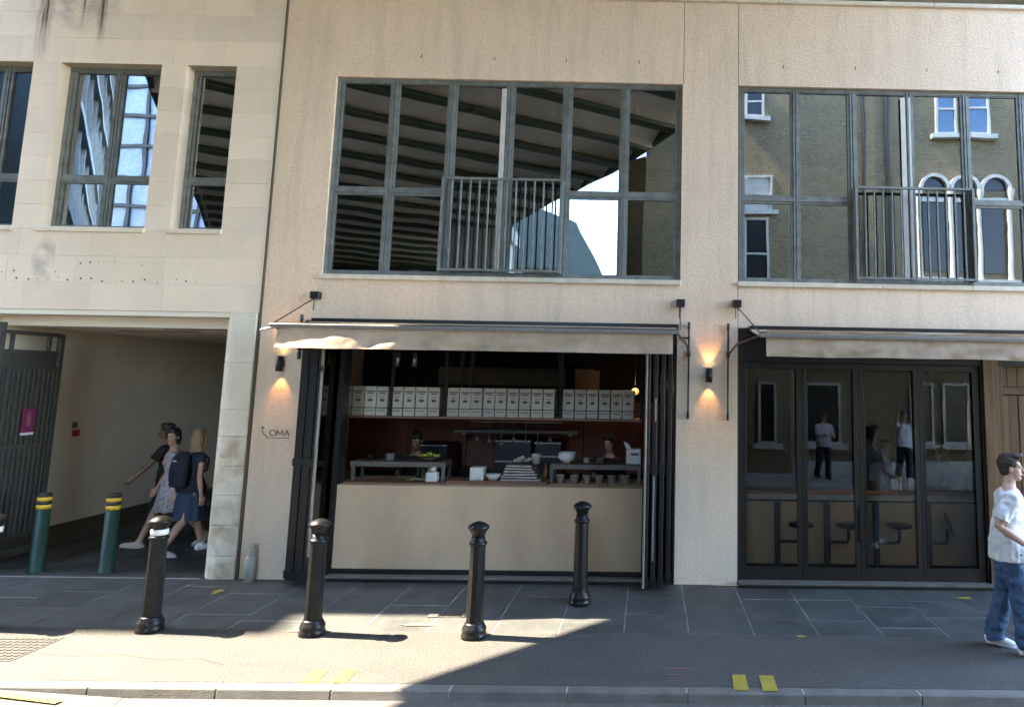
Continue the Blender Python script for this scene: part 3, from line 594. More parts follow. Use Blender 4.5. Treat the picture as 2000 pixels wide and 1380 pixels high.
for xx, yy, z_, sc_, lb, mt in ((-2.45, .95, 1.086, 1.0, 'dark cooking pot behind the wooden board on the counter', 'black'), (-2.2, .98, 1.086, .8, 'smaller dull steel pot behind the square container', 'dsteel'), (-1.75, .95, 1.086, 1.1, 'large dull steel pot behind the tray pile', 'dsteel'), (-3.35, .6, 1.336, .6, 'small steel bowl at the left on the long steel shelf', 'steel'), (-3.6, .6, 1.336, .55, 'small dark bowl at the far left of the long steel shelf', 'black'), (-.62, .6, 1.336, .5, 'little steel dish on the right steel shelf', 'steel'), (-.8, .62, 1.336, .42, 'little dish right of the stacked white bowls', 'tub')):
    simple('pot', lb, 'pot', [(a * sc_, b_ * sc_) for a, b_ in POT], (xx, yy, z_), MT[mt])
for k, (xx, hh, mt) in enumerate(((-3.05, .2, 'green'), (-2.98, .24, 'board'), (-2.9, .19, 'bowl'), (-1.3, .23, 'green'), (-1.36, .2, 'orange'))):
    simple('bottle', ('green bottle', 'brown bottle', 'white squeeze bottle', 'tall green bottle', 'orange bottle')[k] + (' behind the left steel shelf' if k < 3 else ' between the trays and the right steel shelf'), 'bottle', [(0, 0), (.028, 0), (.03, .01), (.03, hh * .6), (.012, hh * .78), (.012, hh), (0, hh)], (xx, .85, 1.086), MT[mt])
rk = thing('utensil_rail', 'steel rail with hanging ladles below the carton shelf', 'rail', (-1.9, 1.3, 1.8)); MB().tube([(-2.5, 1.3, 1.80), (-1.2, 1.3, 1.80)], .008, 6).build('rail', MT['steel'], rk)
for k in range(7): MB().tube([(-2.4 + .17 * k, 1.3, 1.80), (-2.4 + .17 * k, 1.3, 1.58 - .03 * (k % 3))], .006, 6).ell((-2.4 + .17 * k, 1.3, 1.56 - .03 * (k % 3)), (.032, .01, .03), n=8, m=6).build('ladle', MT['dsteel'], rk)
for k, (a, b_, c_, d_) in enumerate(((-2.3, -1.75, 1.22, 1.5), (-1.7, -1.3, 1.3, 1.48), (-3.5, -3.0, 1.1, 1.42))):
    eq = thing('kitchen_machine', ('black oven unit behind the square container', 'low black grill unit behind the tray pile', 'dark unit behind the left steel shelf')[k], 'appliance', ((a + b_) / 2, 2.3, 0))
    MB().box(a, b_, 2.0, 2.6, 0, d_).build('body', MT['black'], eq, bev=.01); MB().box(a + .02, b_ - .02, 1.97, 2.0, c_ - .05, c_ - .03).build('handle', MT['steel'], eq); MB().box(a, b_, 1.985, 2.0, d_ - .03, d_ - .015).build('trim', MT['steel'], eq)
b = MB().box(-1.12, -.76, 1.9, 2.1, 2.0, 2.55).build('storage_box', MT['brownbox'], None); tag(b, 'brown storage box up behind the cartons on the right', 'box')

# folded glass doors
def leaf(parent, x, y0, y1, z0=.06, z1=2.84, gl=MT['leafglass'], th=.05, fm=MT['black']):
    f = MB().box(x, x + th, y0, y0 + .05, z0, z1).box(x, x + th, y1 - .05, y1, z0, z1).box(x, x + th, y0 + .05, y1 - .05, z1 - .06, z1).box(x, x + th, y0 + .05, y1 - .05, z0, z0 + .12).build('door_leaf', fm, parent, bev=.003)
    piece(f, 'pane', x + th * .4, x + th * .6, y0 + .045, y1 - .045, z0 + .115, z1 - .055, gl, 0); return f
ls = thing('folding_door', 'stack of folded black glass doors at the left of the kitchen hatch', 'door', (-4.05, 0, 0), 'folded glass doors of the middle shopfront')
rs = thing('folding_door', 'stack of folded black glass doors at the right of the kitchen hatch', 'door', (.15, 0, 0), 'folded glass doors of the middle shopfront')
for k in range(5):
    lf = leaf(ls, -4.165 + .062 * k, -.25 - .02 * (k % 2) - .022 * k, .27 - .02 * (k % 2))
    for zz in (.09, 1.35): MB().box(-4.17 + .062 * k, -4.11 + .062 * k, -.27 - .022 * k - .02 * (k % 2), -.245 - .022 * k - .02 * (k % 2), zz, zz + .09).build('hinge', MT['black'], lf)
for k in range(4):
    lf = leaf(rs, -.035 + .088 * k, -.37 + .02 * (k % 2) + .03 * k, .25 - .02 * (k % 2))
    for zz in (.09, 1.35): MB().box(-.04 + .088 * k, .03 + .088 * k, -.385 + .03 * k + .02 * (k % 2), -.365 + .03 * k + .02 * (k % 2), zz, zz + .09).build('hinge', MT['black'], lf)
MB().tube([(-3.855, -.37, .35), (-3.855, -.37, 1.6), (-3.855, -.37, 2.8)], .017, 10).build('edge_bar', MT['bar'], ls); MB().tube([(-.03, -.40, .06), (-.03, -.40, 2.8)], .014, 10).build('edge_bar', MT['bar'], rs)
MB().box(.075, .095, -.36, -.345, 1.93, 2.2).box(.065, .085, -.36, -.345, .35, 1.3).build('flush_handle', MT['steel'], rs); MB().box(-3.87, -3.84, -.40, -.33, 2.45, 2.52).build('bracket', MT['black'], ls)

# ================================================================== RIGHT SHOPFRONT
MB().box(1.104, 1.14, .02, .2, .04, 3.078).box(1.14, 5.6, .02, .2, 2.66, 3.078).box(4.14, 4.16, .02, .2, .04, 2.66).build('shop_frame', MT['darkwood'], rb)
MB().box(1.104, 4.43, -.13, .2, .003, .028).build('doorstep', MT['black'], rb); MB().box(1.11, 4.42, -.08, .2, .028, .05).build('doorstep_strip', MT['kerb'], rb)
rd = thing('glass_bifold_door', 'closed dark framed glass doors of the right hand shopfront', 'door', (2.6, .1, 0))
lx = [(1.14, 1.90), (1.903, 2.615), (2.618, 3.368), (3.371, 4.138)]; gx = [(1.21, 1.845), (1.955, 2.555), (2.68, 3.315), (3.425, 4.06)]
for i, ((a, b), (g0, g1)) in enumerate(zip(lx, gx)):
    f = MB().box(a, g0, .05, .11, .055, 2.655).box(g1, b, .05, .11, .055, 2.655).box(g0, g1, .05, .11, 2.58, 2.655).box(g0, g1, .05, .11, .055, .2).build('door_leaf', MT['darkwood'], rd, bev=.003)
    MB().box(g0, g0 + .012, .04, .05, .2, 2.58).box(g1 - .012, g1, .04, .05, .2, 2.58).box(g0 + .012, g1 - .012, .04, .05, .2, .212).build('bead', MT['black'], f)
    piece(f, 'pane', g0 - .005, g1 + .005, .078, .084, .195, 2.585, MT['shopglass'], 0, rot=.0015)
MB().box(2.60, 2.64, .03, .05, .5, .9).build('handle', MT['black'], rd)
MB().box(1.0, 5.4, 3.3, 3.4, 0, 3.08).box(.98, 1.0, .25, 3.4, 0, 3.08).box(5.4, 5.5, .25, 3.4, 0, 3.08).box(1, 5.4, .2, 3.4, 2.98, 3.07).box(1, 5.4, .2, 3.4, -.05, 0).build('bar_room', MT['dark'], rb)
rc = thing('bar_counter', 'beige fronted bar counter with a wooden top behind the closed glass doors', 'counter', (2.7, .6, 0))
MB().box(1.15, 4.3, .6, .7, .1, .985).build('front_panel', MT['render2'], rc); MB().box(1.15, 4.3, .58, .6, .91, .985).build('edge_board', MT['tub'], rc)
MB().box(1.15, 4.3, .55, 1.15, .988, 1.03).build('top', MT['board'], rc, bev=.004); MB().box(1.95, 3.25, .53, .55, .995, 1.045).build('top_edge', MT['orange'], rc)
MB().tube([(1.16, .45, .13), (4.2, .45, .13)], .018, 8).build('foot_rail', MT['black'], rc); MB().box(1.15, 4.3, .57, .6, .89, .912).build('under_edge_rail', MT['black'], rc)  # black rail just below the edge board
def stool(x, sx, lb, flip=False):
    t = thing('bar_stool', lb, 'stool', (x, .45, 0), 'swing-out stools fixed under the bar counter')
    MB().box(x - .035, x + .035, .42, .49, 0, .9).build('post', MT['black'], t, bev=.004)
    MB().tube([(x, .43, .42), (x + (sx - x) * .75, .42, .42), (sx - .01, .41, .43), (sx, .40, .47), (sx, .40, .60)], .02, 10).build('arm', MT['black'], t)
    if not flip: MB().lathe([(0, .6), (.10, .6), (.155, .615), (.16, .635), (.15, .65), (0, .65)], (sx, .40, 0), 24).build('seat', MT['black'], t)
    else:
        m = MB(); r_ = Matrix.Rotation(R(68), 3, Vector((.25, 1, 0)).normalized())
        m.lathe([(0, -.02), (.10, -.02), (.155, -.01), (.16, .01), (.15, .02), (0, .02)], (0, 0, 0), 24); m.v = [r_ @ v + Vector((sx + .02, .38, .66)) for v in m.v]; m.build('seat', MT['black'], t)
    return t
stool(1.665, 1.955, 'black swing stool furthest left behind the glass doors'); stool(2.30, 2.56, 'black swing stool second from the left behind the glass doors')
stool(2.93, 3.21, 'black swing stool third from the left behind the glass doors'); stool(3.60, 3.82, 'black swing stool with its round seat tipped upright', True)
for i, (xx, lb) in enumerate(((3.30, 'white menu cards upright on the bar beside the seated man'), (3.52, 'white menu cards upright on the bar left of the woman'), (4.12, 'pale box on the bar at its right end'))):
    t = thing('menu_holder', lb, 'menu', (xx, .8, 1.03), 'cards standing on the bar')
    for k in range(4): piece(t, 'card', xx - .05 + .035 * k, xx - .025 + .035 * k, .75, .85, 1.03, 1.17 + .01 * (k % 2), MT['bowl'], .001)
# oak jamb and door
for i, (a, b, y) in enumerate(((4.165, 4.29, -.02), (4.293, 4.36, .0), (4.363, 4.43, .03))): piece(rb, 'oak_board', a, b, y, .28, .05, 3.06, MT['wood'], .004)
od = thing('oak_door', 'brown vertical board door recessed at the right edge behind the man', 'door', (4.9, .2, 0))
xx = 4.435
for k in range(9): piece(od, 'board', xx, xx + .128, .18 + .008 * (k % 2), .25, .04, 2.30, MT['wood'], .005); xx += .131
MB().box(4.435, 5.6, .16, .26, 2.31, 2.40).build('rail', MT['wood'], od); xx = 4.435
for k in range(9): piece(od, 'board', xx, xx + .128, .19, .25, 2.402, 3.06, MT['wood'], .005); xx += .131

# ================================================================== AWNINGS
def awning(x0, x1, label, wave, vx0, vx1, vtop, vbot, seed):
    t = thing('awning', label, 'awning', ((x0 + x1) / 2, -.4, 3.0), 'retractable awnings over the shopfronts')
    MB().box(x0 + .03, x1 + .02, -.11, -.002, 3.03, 3.105).build('cassette', MT['black'], t, bev=.006)
    rr = random.Random(seed)
    def sheet(fn, nu, nv, th=.003):
        m = MB(); vs = [fn(i / nu, j / nv) for i in range(nu + 1) for j in range(nv + 1)]
        fs = [(i * (nv + 1) + j, (i + 1) * (nv + 1) + j, (i + 1) * (nv + 1) + j + 1, i * (nv + 1) + j + 1) for i in range(nu) for j in range(nv)]
        m.add(vs, fs, True); return m
    L = vx1 - vx0
    top = sheet(lambda u, v: Vector((x0 + .04 + (x1 - x0 - .06) * u, -.1 - .84 * v, 3.06 - (.085 if wave else .075) * v - (.012 + wave * .03) * math.sin(math.pi * v) * (1 + .6 * noise.noise(Vector((u * 9, v * 2, seed)))))), 120, 10)
    top.build('canopy', MT['fabric'], t)
    if wave:
        fold = sheet(lambda u, v: Vector((x0 + .1 + (x1 - x0 - .1) * u, -.955 - .02 * v + .02 * noise.noise(Vector((u * 14 + v * 3, v * 2, 3))), 2.925 + (.06 + .035 * noise.noise(Vector((u * 8, 1.3, 5)))) * v)), 160, 4)
        fold.build('loose_fold', MT['fabric'], t)
    MB().box(x0, x1, -1.0, -.94, vtop + .008, vtop + .042).build('front_bar', MT['bar'], t, bev=.008)
    MB().box(x0 + .02, x1 - .02, -1.012, -.999, vtop - .002, vtop + .014).build('bar_trim', MT['bar'], t)
    def val(u, v):
        x = vx0 + L * u; f = noise.noise(Vector((x * 2.1 + v * 1.2, v * 1.1, seed * 3.7))); g = noise.noise(Vector((x * 7, v * 2.5, seed)))
        flare = (max(0, 1 - u * 2.7) ** .6) * (.11 + .09 * noise.noise(Vector((x * 3.3, 1.7, 8.1)))) if not wave else 0
        return Vector((x, -.985 - v * .012 - (f * .05 + g * .016 + .012 * math.sin(x * 9 + v * 4 + 3 * f)) * v - flare * v ** 1.3, vtop - (vtop - vbot) * v * (1 + .06 * noise.noise(Vector((x * 1.3, seed, 0))))))
    vl = sheet(val, 200, 10); vl.build('valance', MT['fabric'], t)
    return t
a1 = awning(-4.19, .335, 'beige fabric awning over the open kitchen hatch, sunlit at its left end', 0, -4.09, .255, 2.925, 2.70, 4)
a2 = awning(1.20, 5.9, 'beige awning with slack folds over the closed glass doors', 1, 1.29, 5.8, 2.905, 2.695, 9)
MB().tube([(-4.12, -.95, 2.93), (-4.25, -.98, 2.90), (-4.29, -.96, 2.89)], .014, 8).build('bar_tip', MT['alu'], a1)
for t, x0, xr in ((a1, -4.17, -4.31), (a1, .33, .485), (a2, 1.22, .975)):
    MB().tube([(xr, -.04, 2.74), (xr + (x0 - xr) * .3, -.3, 2.86), (x0 + .02 * (1 if x0 < 0 or x0 > 1 else -1), -.94, 2.93)], .012, 8).build('support_arm', MT['black'], t)
    MB().box(xr - .02, xr + .02, -.055, -.0, 2.71, 2.78).build('arm_bracket', MT['black'], t, bev=.004)
def rod(x, z0, z1, lb):
    t = thing('awning_rod', lb, 'rod', (x, -.04, z0), 'vertical awning rods on the wall')
    MB().tube([(x, -.035, z0), (x, -.035, z1)], .012, 10).build('rod', MT['black'], t); MB().tube([(x, -.035, z0), (x, -.035, z0 + .09)], .018, 10).build('end_fitting', MT['black'], t); MB().tube([(x, -.035, z1 - .09), (x, -.035, z1)], .018, 10).build('end_fitting', MT['black'], t)
    for zz in (z0 + .04, z1 - .05): MB().box(x - .009, x + .009, -.03, 0, zz - .01, zz + .01).build('wall_fixing', MT['black'], t)
rod(.485, 1.95, 3.14, 'black vertical rod on the wall left of the right hand lamp'); rod(.975, 1.94, 3.13, 'black vertical rod on the wall right of the right hand lamp'); rod(-4.31, 2.6, 3.15, 'short black rod half hidden behind the left end of the awning')
MB().box(.36, .5, -.04, -.02, 2.93, 2.95).build('link_arm', MT['black'], a1)
def stay(x, z, end, lb):
    t = thing('awning_stay', lb, 'bracket', (x, 0, z), 'black wall boxes holding the awnings')
    MB().box(x - .055, x + .055, -.09, -.001, z - .045, z + .045).build('wall_box', MT['black'], t, bev=.005)
    MB().tube([(x - .005, -.07, z - .04), end], .0075, 8).build('stay_rod', MT['black'], t); MB().tube([(x - .015, -.05, z - .04), (x - .015, -.05, z - .19)], .006, 6).build('drop_rod', MT['black'], t)
stay(-4.155, 3.39, (-4.17, -.93, 2.975), 'black wall box with a slanting stay rod at the left end of the awning')
stay(.375, 3.375, (.335, -.93, 2.96), 'black wall box with a stay rod at the right end of the kitchen awning'); stay(1.08, 3.38, (1.24, -.93, 2.95), 'black wall box with a stay rod above the right hand awning')

# ================================================================== WALL LAMPS
def lamp(x, zc, h, lb):
    t = thing('wall_lamp', lb, 'lamp', (x, 0, zc), 'lit up-and-down wall lamps')
    MB().lathe([(.036, -h / 2), (.042, -h / 2), (.042, h / 2), (.036, h / 2), (.036, h / 2 - .02), (.0, h / 2 - .02), (0, -h / 2 + .02), (.036, -h / 2 + .02)], (x, -.075, zc), 20).build('housing', MT['black'], t)
    MB().box(x - .02, x + .02, -.04, 0, zc - .04, zc + .04).build('bracket', MT['black'], t)
    for s in (1, -1):
        MB().lathe([(0, 0), (.03, 0), (.03, .003), (0, .003)], (x, -.075, zc + s * (h / 2 - .018)), 14).build('lens', MT['glow'], t)
        l = bpy.data.lights.new('lamp_beam', 'SPOT'); l.energy = .55; l.color = (1, .42, .12); l.spot_size = R(66); l.spot_blend = .55; l.shadow_soft_size = .02
        lo = bpy.data.objects.new('lamp_beam', l); C.objects.link(lo); lo.parent = t; lo.location = (0, -.075, s * (h / 2 + .004))
        lo.rotation_euler = (0 if s < 0 else math.pi, 0, 0); lo.rotation_euler.x += R(-14) if s > 0 else R(14)
    return t
lamp(-4.515, 2.54, .185, 'black cylinder lamp glowing on the wall above the OMA lettering'); lamp(.735, 2.485, .17, 'black cylinder lamp glowing on the pier between the two awnings')

# ================================================================== OMA SIGN
sg = thing('wall_sign', 'small dark OMA lettering with a stepped line on the cream wall', 'sign', (-4.5, 0, 1.7))
def strip(mb, p, q, wd, y0=-.006, y1=-.0005):
    p, q = Vector((p[0], 0, p[1])), Vector((q[0], 0, q[1])); d = (q - p).normalized(); n = Vector((-d.z, 0, d.x)) * wd / 2; d = d * wd * .3
    return mb.prism([((p - n - d).x, (p - n - d).z), ((q - n + d).x, (q - n + d).z), ((q + n + d).x, (q + n + d).z), ((p + n - d).x, (p + n - d).z)], y0, y1)
m = MB(); strip(m, (-4.69, 1.735), (-4.69, 1.705), .010); strip(m, (-4.685, 1.698), (-4.62, 1.652), .010, -.0075); m.build('step_line', MT['inkg'], sg)
strip(MB(), (-4.63, 1.645), (-4.36, 1.645), .008).build('underline', MT['inkg'], sg)
strip(strip(MB(), (-4.705, 1.765), (-4.675, 1.765), .012), (-4.69, 1.75), (-4.69, 1.78), .012, -.0075).build('leaf_mark', MT['inkgreen'], sg)
zb, zt = 1.672, 1.738; m = MB(); R0, R1 = .0, .0
ring = [(-4.563 + .037 * math.cos(t * math.pi / 12), (zb + zt) / 2 + .034 * math.sin(t * math.pi / 12)) for t in range(24)]
for i in range(24): strip(m, ring[i], ring[(i + 1) % 24], .010, -.006 - (i % 2) * .0008)
m.build('letter_o', MT['inkg'], sg)
m = MB(); P_ = [(-4.514, zb), (-4.509, zt), (-4.476, zb + .012), (-4.443, zt), (-4.438, zb)]
for i in range(4): strip(m, P_[i], P_[i + 1], .010, -.006 - (i % 2) * .0008)
m.build('letter_m', MT['inkg'], sg)
m = MB(); strip(m, (-4.424, zb), (-4.394, zt), .010); strip(m, (-4.394, zt), (-4.364, zb), .010, -.0068); strip(m, (-4.412, zb + .02), (-4.376, zb + .02), .008, -.0075); m.build('letter_a', MT['inkg'], sg)

# capped pipe stub by the column
pp = thing('pipe_stub', 'short grey capped pipe standing against the wall beside the stone column', 'pipe', (-4.65, -.1, 0))
MB().lathe([(0, 0), (.058, 0), (.058, .27), (.05, .28), (0, .28)], (-4.65, -.09, 0), 18).build('sleeve', mat('grey_pipe', (.34, .34, .31), .6, (.24, .24, .22), 12), pp)
MB().lathe([(.036, .28), (.036, .40), (.03, .42), (0, .425)], (-4.64, -.09, 0), 16).build('cap', mat('pipe_cap', (.3, .27, .22), .6, (.2, .18, .15), 14), pp)

# ================================================================== GATE, CALL POINT
gt = thing('iron_gate', 'tall grey iron bar gate folded open against the passage wall', 'gate', (-8.0, .5, 0))
gx_, y0_, y1_ = -8.02, .02, .98
MB().box(gx_ - .03, gx_ + .03, y0_, y0_ + .07, .08, 3.0).box(gx_ - .03, gx_ + .03, y1_ - .06, y1_, .08, 2.9).build('stile', MT['gate'], gt)
for zz in (.13, .30, 1.42, 2.42, 2.62, 2.86): MB().box(gx_ - .02, gx_ + .02, y0_ + .07, y1_ - .06, zz, zz + .05).build('rail', MT['gate'], gt)
MB().box(gx_ - .012, gx_ - .006, y0_ + .07, y1_ - .06, .33, 2.62).build('backing_sheet', MT['gate'], gt)
for k in range(11):
    yy = y0_ + .1 + k * .075; piece(gt, 'bar', gx_ - .005, gx_ + .018, yy, yy + .022, .35, 2.42, MT['gate'], .002)
for yy in (.2, .75): MB().box(gx_ - .02, gx_ + .02, yy, yy + .03, 2.67, 2.86).build('bar', MT['gate'], gt)
nt_ = thing('notice', 'pink notice with a white foot fixed to the open gate', 'sign', (-7.98, .55, 1.6))
MB().box(gx_ + .02, gx_ + .026, .47, .66, 1.62, 1.93).build('sheet', MT['pink'], nt_); MB().box(gx_ + .02, gx_ + .027, .47, .66, 1.585, 1.618).build('white_strip', MT['bowl'], nt_)
MB().lathe([(0, 0), (.02, 0), (.02, .002), (0, .002)], (0, 0, 0), 10).box(-.02, .02, -.03, .03, .002, .004)
MB().box(gx_ + .0262, gx_ + .0275, .54, .59, 1.84, 1.88).box(gx_ + .0262, gx_ + .0275, .535, .60, 1.70, 1.83).build('figure_mark', mat('pale_pink', (.25, .08, .13), .6), nt_)
cp = thing('call_point', 'small red fire call point on the passage wall', 'call point', (-8.3, 1.7, 1.5))
MB().box(-8.3, -8.26, 1.66, 1.76, 1.48, 1.57).build('box', MT['red'], cp, bev=.005); MB().box(-8.3, -8.292, 1.65, 1.74, 1.60, 1.68).build('sign_plate', MT['greyboard'], cp)

# ================================================================== BOLLARDS
def bollard(x, y, H, lb, band=False):
    t = thing('bollard', lb, 'bollard', (x, y, 0), 'black iron bollards along the pavement')
    k = H / 1.04; P = [(.0, 0), (.118, 0), (.118, .03), (.108, .045), (.112, .06), (.112, .085), (.098, .105), (.092, .12), (.086, .135)]
    MB().lathe([(r, z * k) for r, z in P] + [(.0, .135 * k)], (x, y, 0), 28).build('foot', MT['boll'], t)
    MB().lathe([(.083, .13 * k), (.08, .15 * k), (.072, .83 * k), (.0, .83 * k)], (x, y, 0), 10, smooth=False).build('shaft', MT['boll'], t)
    MB().lathe([(0, .82 * k), (.074, .82 * k), (.084, .828 * k), (.086, .845 * k), (.078, .855 * k), (.064, .865 * k), (.064, .90 * k), (.0, .90 * k)], (x, y, 0), 24).build('collar', MT['boll'], t)
    MB().lathe([(0, .895 * k), (.056, .895 * k), (.064, .925 * k), (.086, .962 * k), (.101, .978 * k), (.102, .988 * k), (.092, 1.002 * k), (.066, 1.020 * k), (.03, 1.035 * k), (0, 1.04 * k)], (x, y, 0), 28).build('cap', MT['boll'], t)
    if band: MB().lathe([(.0655, .862 * k), (.0745, .868 * k), (.0745, .91 * k), (.064, .914 * k)], (x, y, 0), 24).build('white_band', MT['bollw'], t)
    return t
bollard(-4.66, -1.72, 1.05, 'black bollard with a white band in front of the passage women', True); bollard(-3.12, -1.77, 1.05, 'black bollard in front of the left folded door stack')
bollard(-1.60, -1.80, 1.05, 'black bollard at the tip of the sunlit pavement patch'); bollard(-.71, -.77, 1.08, 'black bollard set back close to the counter front')
bollard(-6.235, -1.72, 1.05, 'white banded bollard cut off by the left edge', True)
def gbollard(x, y, lb):
    t = thing('green_post', lb, 'bollard', (x, y, 0), 'dark green posts at the passage mouth'); k = .93
    MB().lathe([(0, 0), (.085, 0), (.09, .012), (.075, .02), (.075, .74), (0, .74)], (x, y, 0), 22).build('post', MT['green'], t)
    MB().lathe([(0, .90), (.076, .90), (.070, .925), (.03, .935), (0, .936)], (x, y, 0), 22).build('cap', MT['tapeb'], t)
    for a, b, mt in ((.74, .79, 'tapey'), (.79, .835, 'tapeb'), (.835, .88, 'tapey'), (.88, .90, 'tapeb')): MB().lathe([(0, a), (.0765, a), (.0765, b), (0, b)], (x, y, 0), 22).build('reflective_band', MT[mt], t, label=('yellow' if mt == 'tapey' else 'black') + ' reflective band')
gbollard(-7.38, .22, 'green post with yellow bands nearer the open gate'); gbollard(-6.54, .22, 'green post with yellow bands in the middle of the passage mouth')
# ================================================================== PEOPLE
def V(*a): return Vector(a)
def remesh(mb, name, m, parent, vox=.01, smooth=6, disp=None, label=None):
    o = mb.build(name, m, parent)
    md = o.modifiers.new('r', 'REMESH'); md.mode = 'VOXEL'; md.voxel_size = vox; md.use_smooth_shade = True
    if smooth: sm = o.modifiers.new('s', 'SMOOTH'); sm.iterations = smooth; sm.factor = .5
    dg = bpy.context.evaluated_depsgraph_get(); me = bpy.data.meshes.new_from_object(o.evaluated_get(dg)); o.modifiers.clear()
    if disp:
        ns = [v.normal.copy() for v in me.vertices]
        for v, n in zip(me.vertices, ns): v.co += n * disp(v.co)
    me.polygons.foreach_set('use_smooth', [True] * len(me.polygons)); me.materials.clear(); me.materials.append(m); o.data = me
    if label: o['label'] = label
    return o
def pm(name, c, r=.7, c2=None, s=20, **k): return mat(name, c, r, c2, s, world=False, **k)
SK = pm('skin', (.50, .30, .21), .5, (.44, .25, .17), 30); SKD = pm('skin_dark', (.2, .105, .065), .5, (.16, .08, .05), 30)
HB = pm('hair_brown', (.060, .033, .018), .7, (.022, .012, .007), 90); HK = pm('hair_black', (.012, .01, .009), .5); HBL = pm('hair_blonde', (.30, .21, .115), .6, (.17, .11, .06), 40)
def human(name, label, loc, head_deg, H=1.75, legs=((10, 10, 0), (-10, 15, 0)), arms=((0, 8, 15, 0), (0, 8, 15, 0)), lean=2, build=1.0, skin=SK, hair='short', hairm=HB, hyaw=0, hpitch=0,
          shirt=None, sleeve=.6, hem=.84, trousers=None, thigh=1.0, dress=None, skirt=None, shoes=None, vox=.011, seat=None, fem=False, upper_only=False, neck_open=False, wr=.008, lgw=.0):
    """legs: (hip pitch, knee bend, ankle) for right, left; arms: (shoulder pitch, abduction, elbow, inward) in degrees; local +x is forward, right side is -y"""
    t = thing(name, label, 'person', (0, 0, 0))
    k = H / 1.75; f, l, u = V(1, 0, 0), V(0, 1, 0), V(0, 0, 1)
    hipz = .93
    P = V(0, 0, hipz); sd = V(math.sin(R(lean)), 0, math.cos(R(lean))); sf = V(math.cos(R(lean)), 0, -math.sin(R(lean)))
    sw = (.155 if fem else .178) * build; NB = P + sd * .53; HC = P + sd * .60 + V(.02, 0, .085)
    dl = []
    for i, (hp, kb, an) in enumerate(legs):
        s = -1 if i == 0 else 1; h = P + l * (s * .088)
        a = R(hp); kn = h + V(math.sin(a), s * lgw, -math.cos(a)) * .43
        b = R(hp - kb); ak = kn + V(math.sin(b), 0, -math.cos(b)) * .42; c = R(an)
        fd = V(math.cos(c), 0, -math.sin(c)); dl.append((h, kn, ak, fd))
    low = min(min((ak + V(0, 0, -.075)).z, (ak + fd * .17 + V(0, 0, -.075)).z) for h, kn, ak, fd in dl)
    sh = V(0, 0, -low) if seat is None else V(0, 0, seat - hipz + .1)
    def T_(p): return (p + sh) * k
    body = MB()
    if not upper_only:
        for h, kn, ak, fd in dl:
            body.tube([T_(h + V(0, 0, .02)), T_(h.lerp(kn, .3)), T_(h.lerp(kn, .7)), T_(kn), T_(kn.lerp(ak, .3) + V(-.012, 0, 0)), T_(kn.lerp(ak, .7)), T_(ak)], [q * k for q in (.088, .084, .065, .054, .056, .044, .036)], 16, rnd=True)
            dn = V(-fd.z * -1, 0, 0); up_ = V(fd.z * -1, 0, fd.x)
            body.tube([T_(ak), T_(ak - up_ * .04), T_(ak - up_ * .045 + fd * .10), T_(ak - up_ * .055 + fd * .17)], [q * k for q in (.036, .04, .036, .026)], 12, rnd=True)
    secs = [(P + sd * -.07, .08, .07), (P + sd * -.02, .15, .105), (P + sd * .04, .165 if not fem else .168, .115), (P + sd * .17, .135 if not fem else .118, .095), (P + sd * .30, .155 if not fem else .135, .112), (P + sd * .40, .168 if not fem else .145, .108), (P + sd * .465, .155 if not fem else .135, .085), (P + sd * .505, .09, .065), (NB + sd * .02, .055, .055)]
    body.loft([(T_(c), a * k * build, b * k * build, l, sf) for c, a, b in secs])
    if fem: 
        for s in (-1, 1): body.ell(T_(P + sd * .34 + sf * .085 + l * s * .065), (.055 * k, .055 * k, .055 * k))
    HY = Matrix.Rotation(R(hyaw), 3, 'Z') @ Matrix.Rotation(R(hpitch), 3, 'Y'); hf, hl, hu = HY @ f, HY @ l, HY @ u
    body.tube([T_(NB - sd * .03), T_(HC - hu * .06 - hf * .012)], [.056 * k, .052 * k], 16, rnd=True)
    hd = lambda a, b, c: T_(HC + hf * a + hl * b + hu * c)
    q = .95
    body.ell(hd(-.012, 0, .035), (.095 * k * q, .075 * k * q, .098 * k * q), hf, hl, hu); body.ell(hd(.028, 0, -.03), (.062 * k * q, .058 * k * q, .085 * k * q), hf, hl, hu)
    body.ell(hd(.062, 0, -.088), (.025 * k, .028 * k, .022 * k), hf, hl, hu); body.ell(hd(.05, 0, .035), (.036 * k, .055 * k, .03 * k), hf, hl, hu)
    body.tube([hd(.086, 0, .018), hd(.102, 0, -.012), hd(.108, 0, -.026)], [.009 * k, .0125 * k, .013 * k], 10, rnd=True)
    body.tube([hd(.083, -.018, -.055), hd(.092, 0, -.054), hd(.083, .018, -.055)], [.006 * k, .009 * k, .006 * k], 8, rnd=True)
    for s in (-1, 1): body.ell(hd(-.005, s * .073, -.005), (.016 * k, .009 * k, .030 * k), hf, hl, hu)
    hands = []
    for i, (sp, ab, eb, inn) in enumerate(arms):
        s = -1 if i == 0 else 1; S0 = P + sd * .445 + l * (s * sw)
        a, b = R(sp), R(ab); d1 = V(math.sin(a) * math.cos(b), s * math.sin(b), -math.cos(a) * math.cos(b)); E_ = S0 + d1 * .285
        a2 = R(sp + eb); b2 = R(ab - inn); d2 = V(math.sin(a2) * math.cos(b2), s * math.sin(b2), -math.cos(a2) * math.cos(b2)); W_ = E_ + d2 * .245
        hands.append((S0, E_, W_, d1, d2))
        body.tube([T_(S0 - l * s * .05), T_(S0), T_(S0.lerp(E_, .5)), T_(E_), T_(E_.lerp(W_, .35)), T_(W_)], [q_ * k * (1 if not fem else .86) for q_ in (.05, .052, .045, .039, .041, .027)], 14, rnd=True)
        th = V(0, 0, 1) - d2 * d2.z if abs(d2.z) < .8 else V(1, 0, 0) - d2 * d2.x
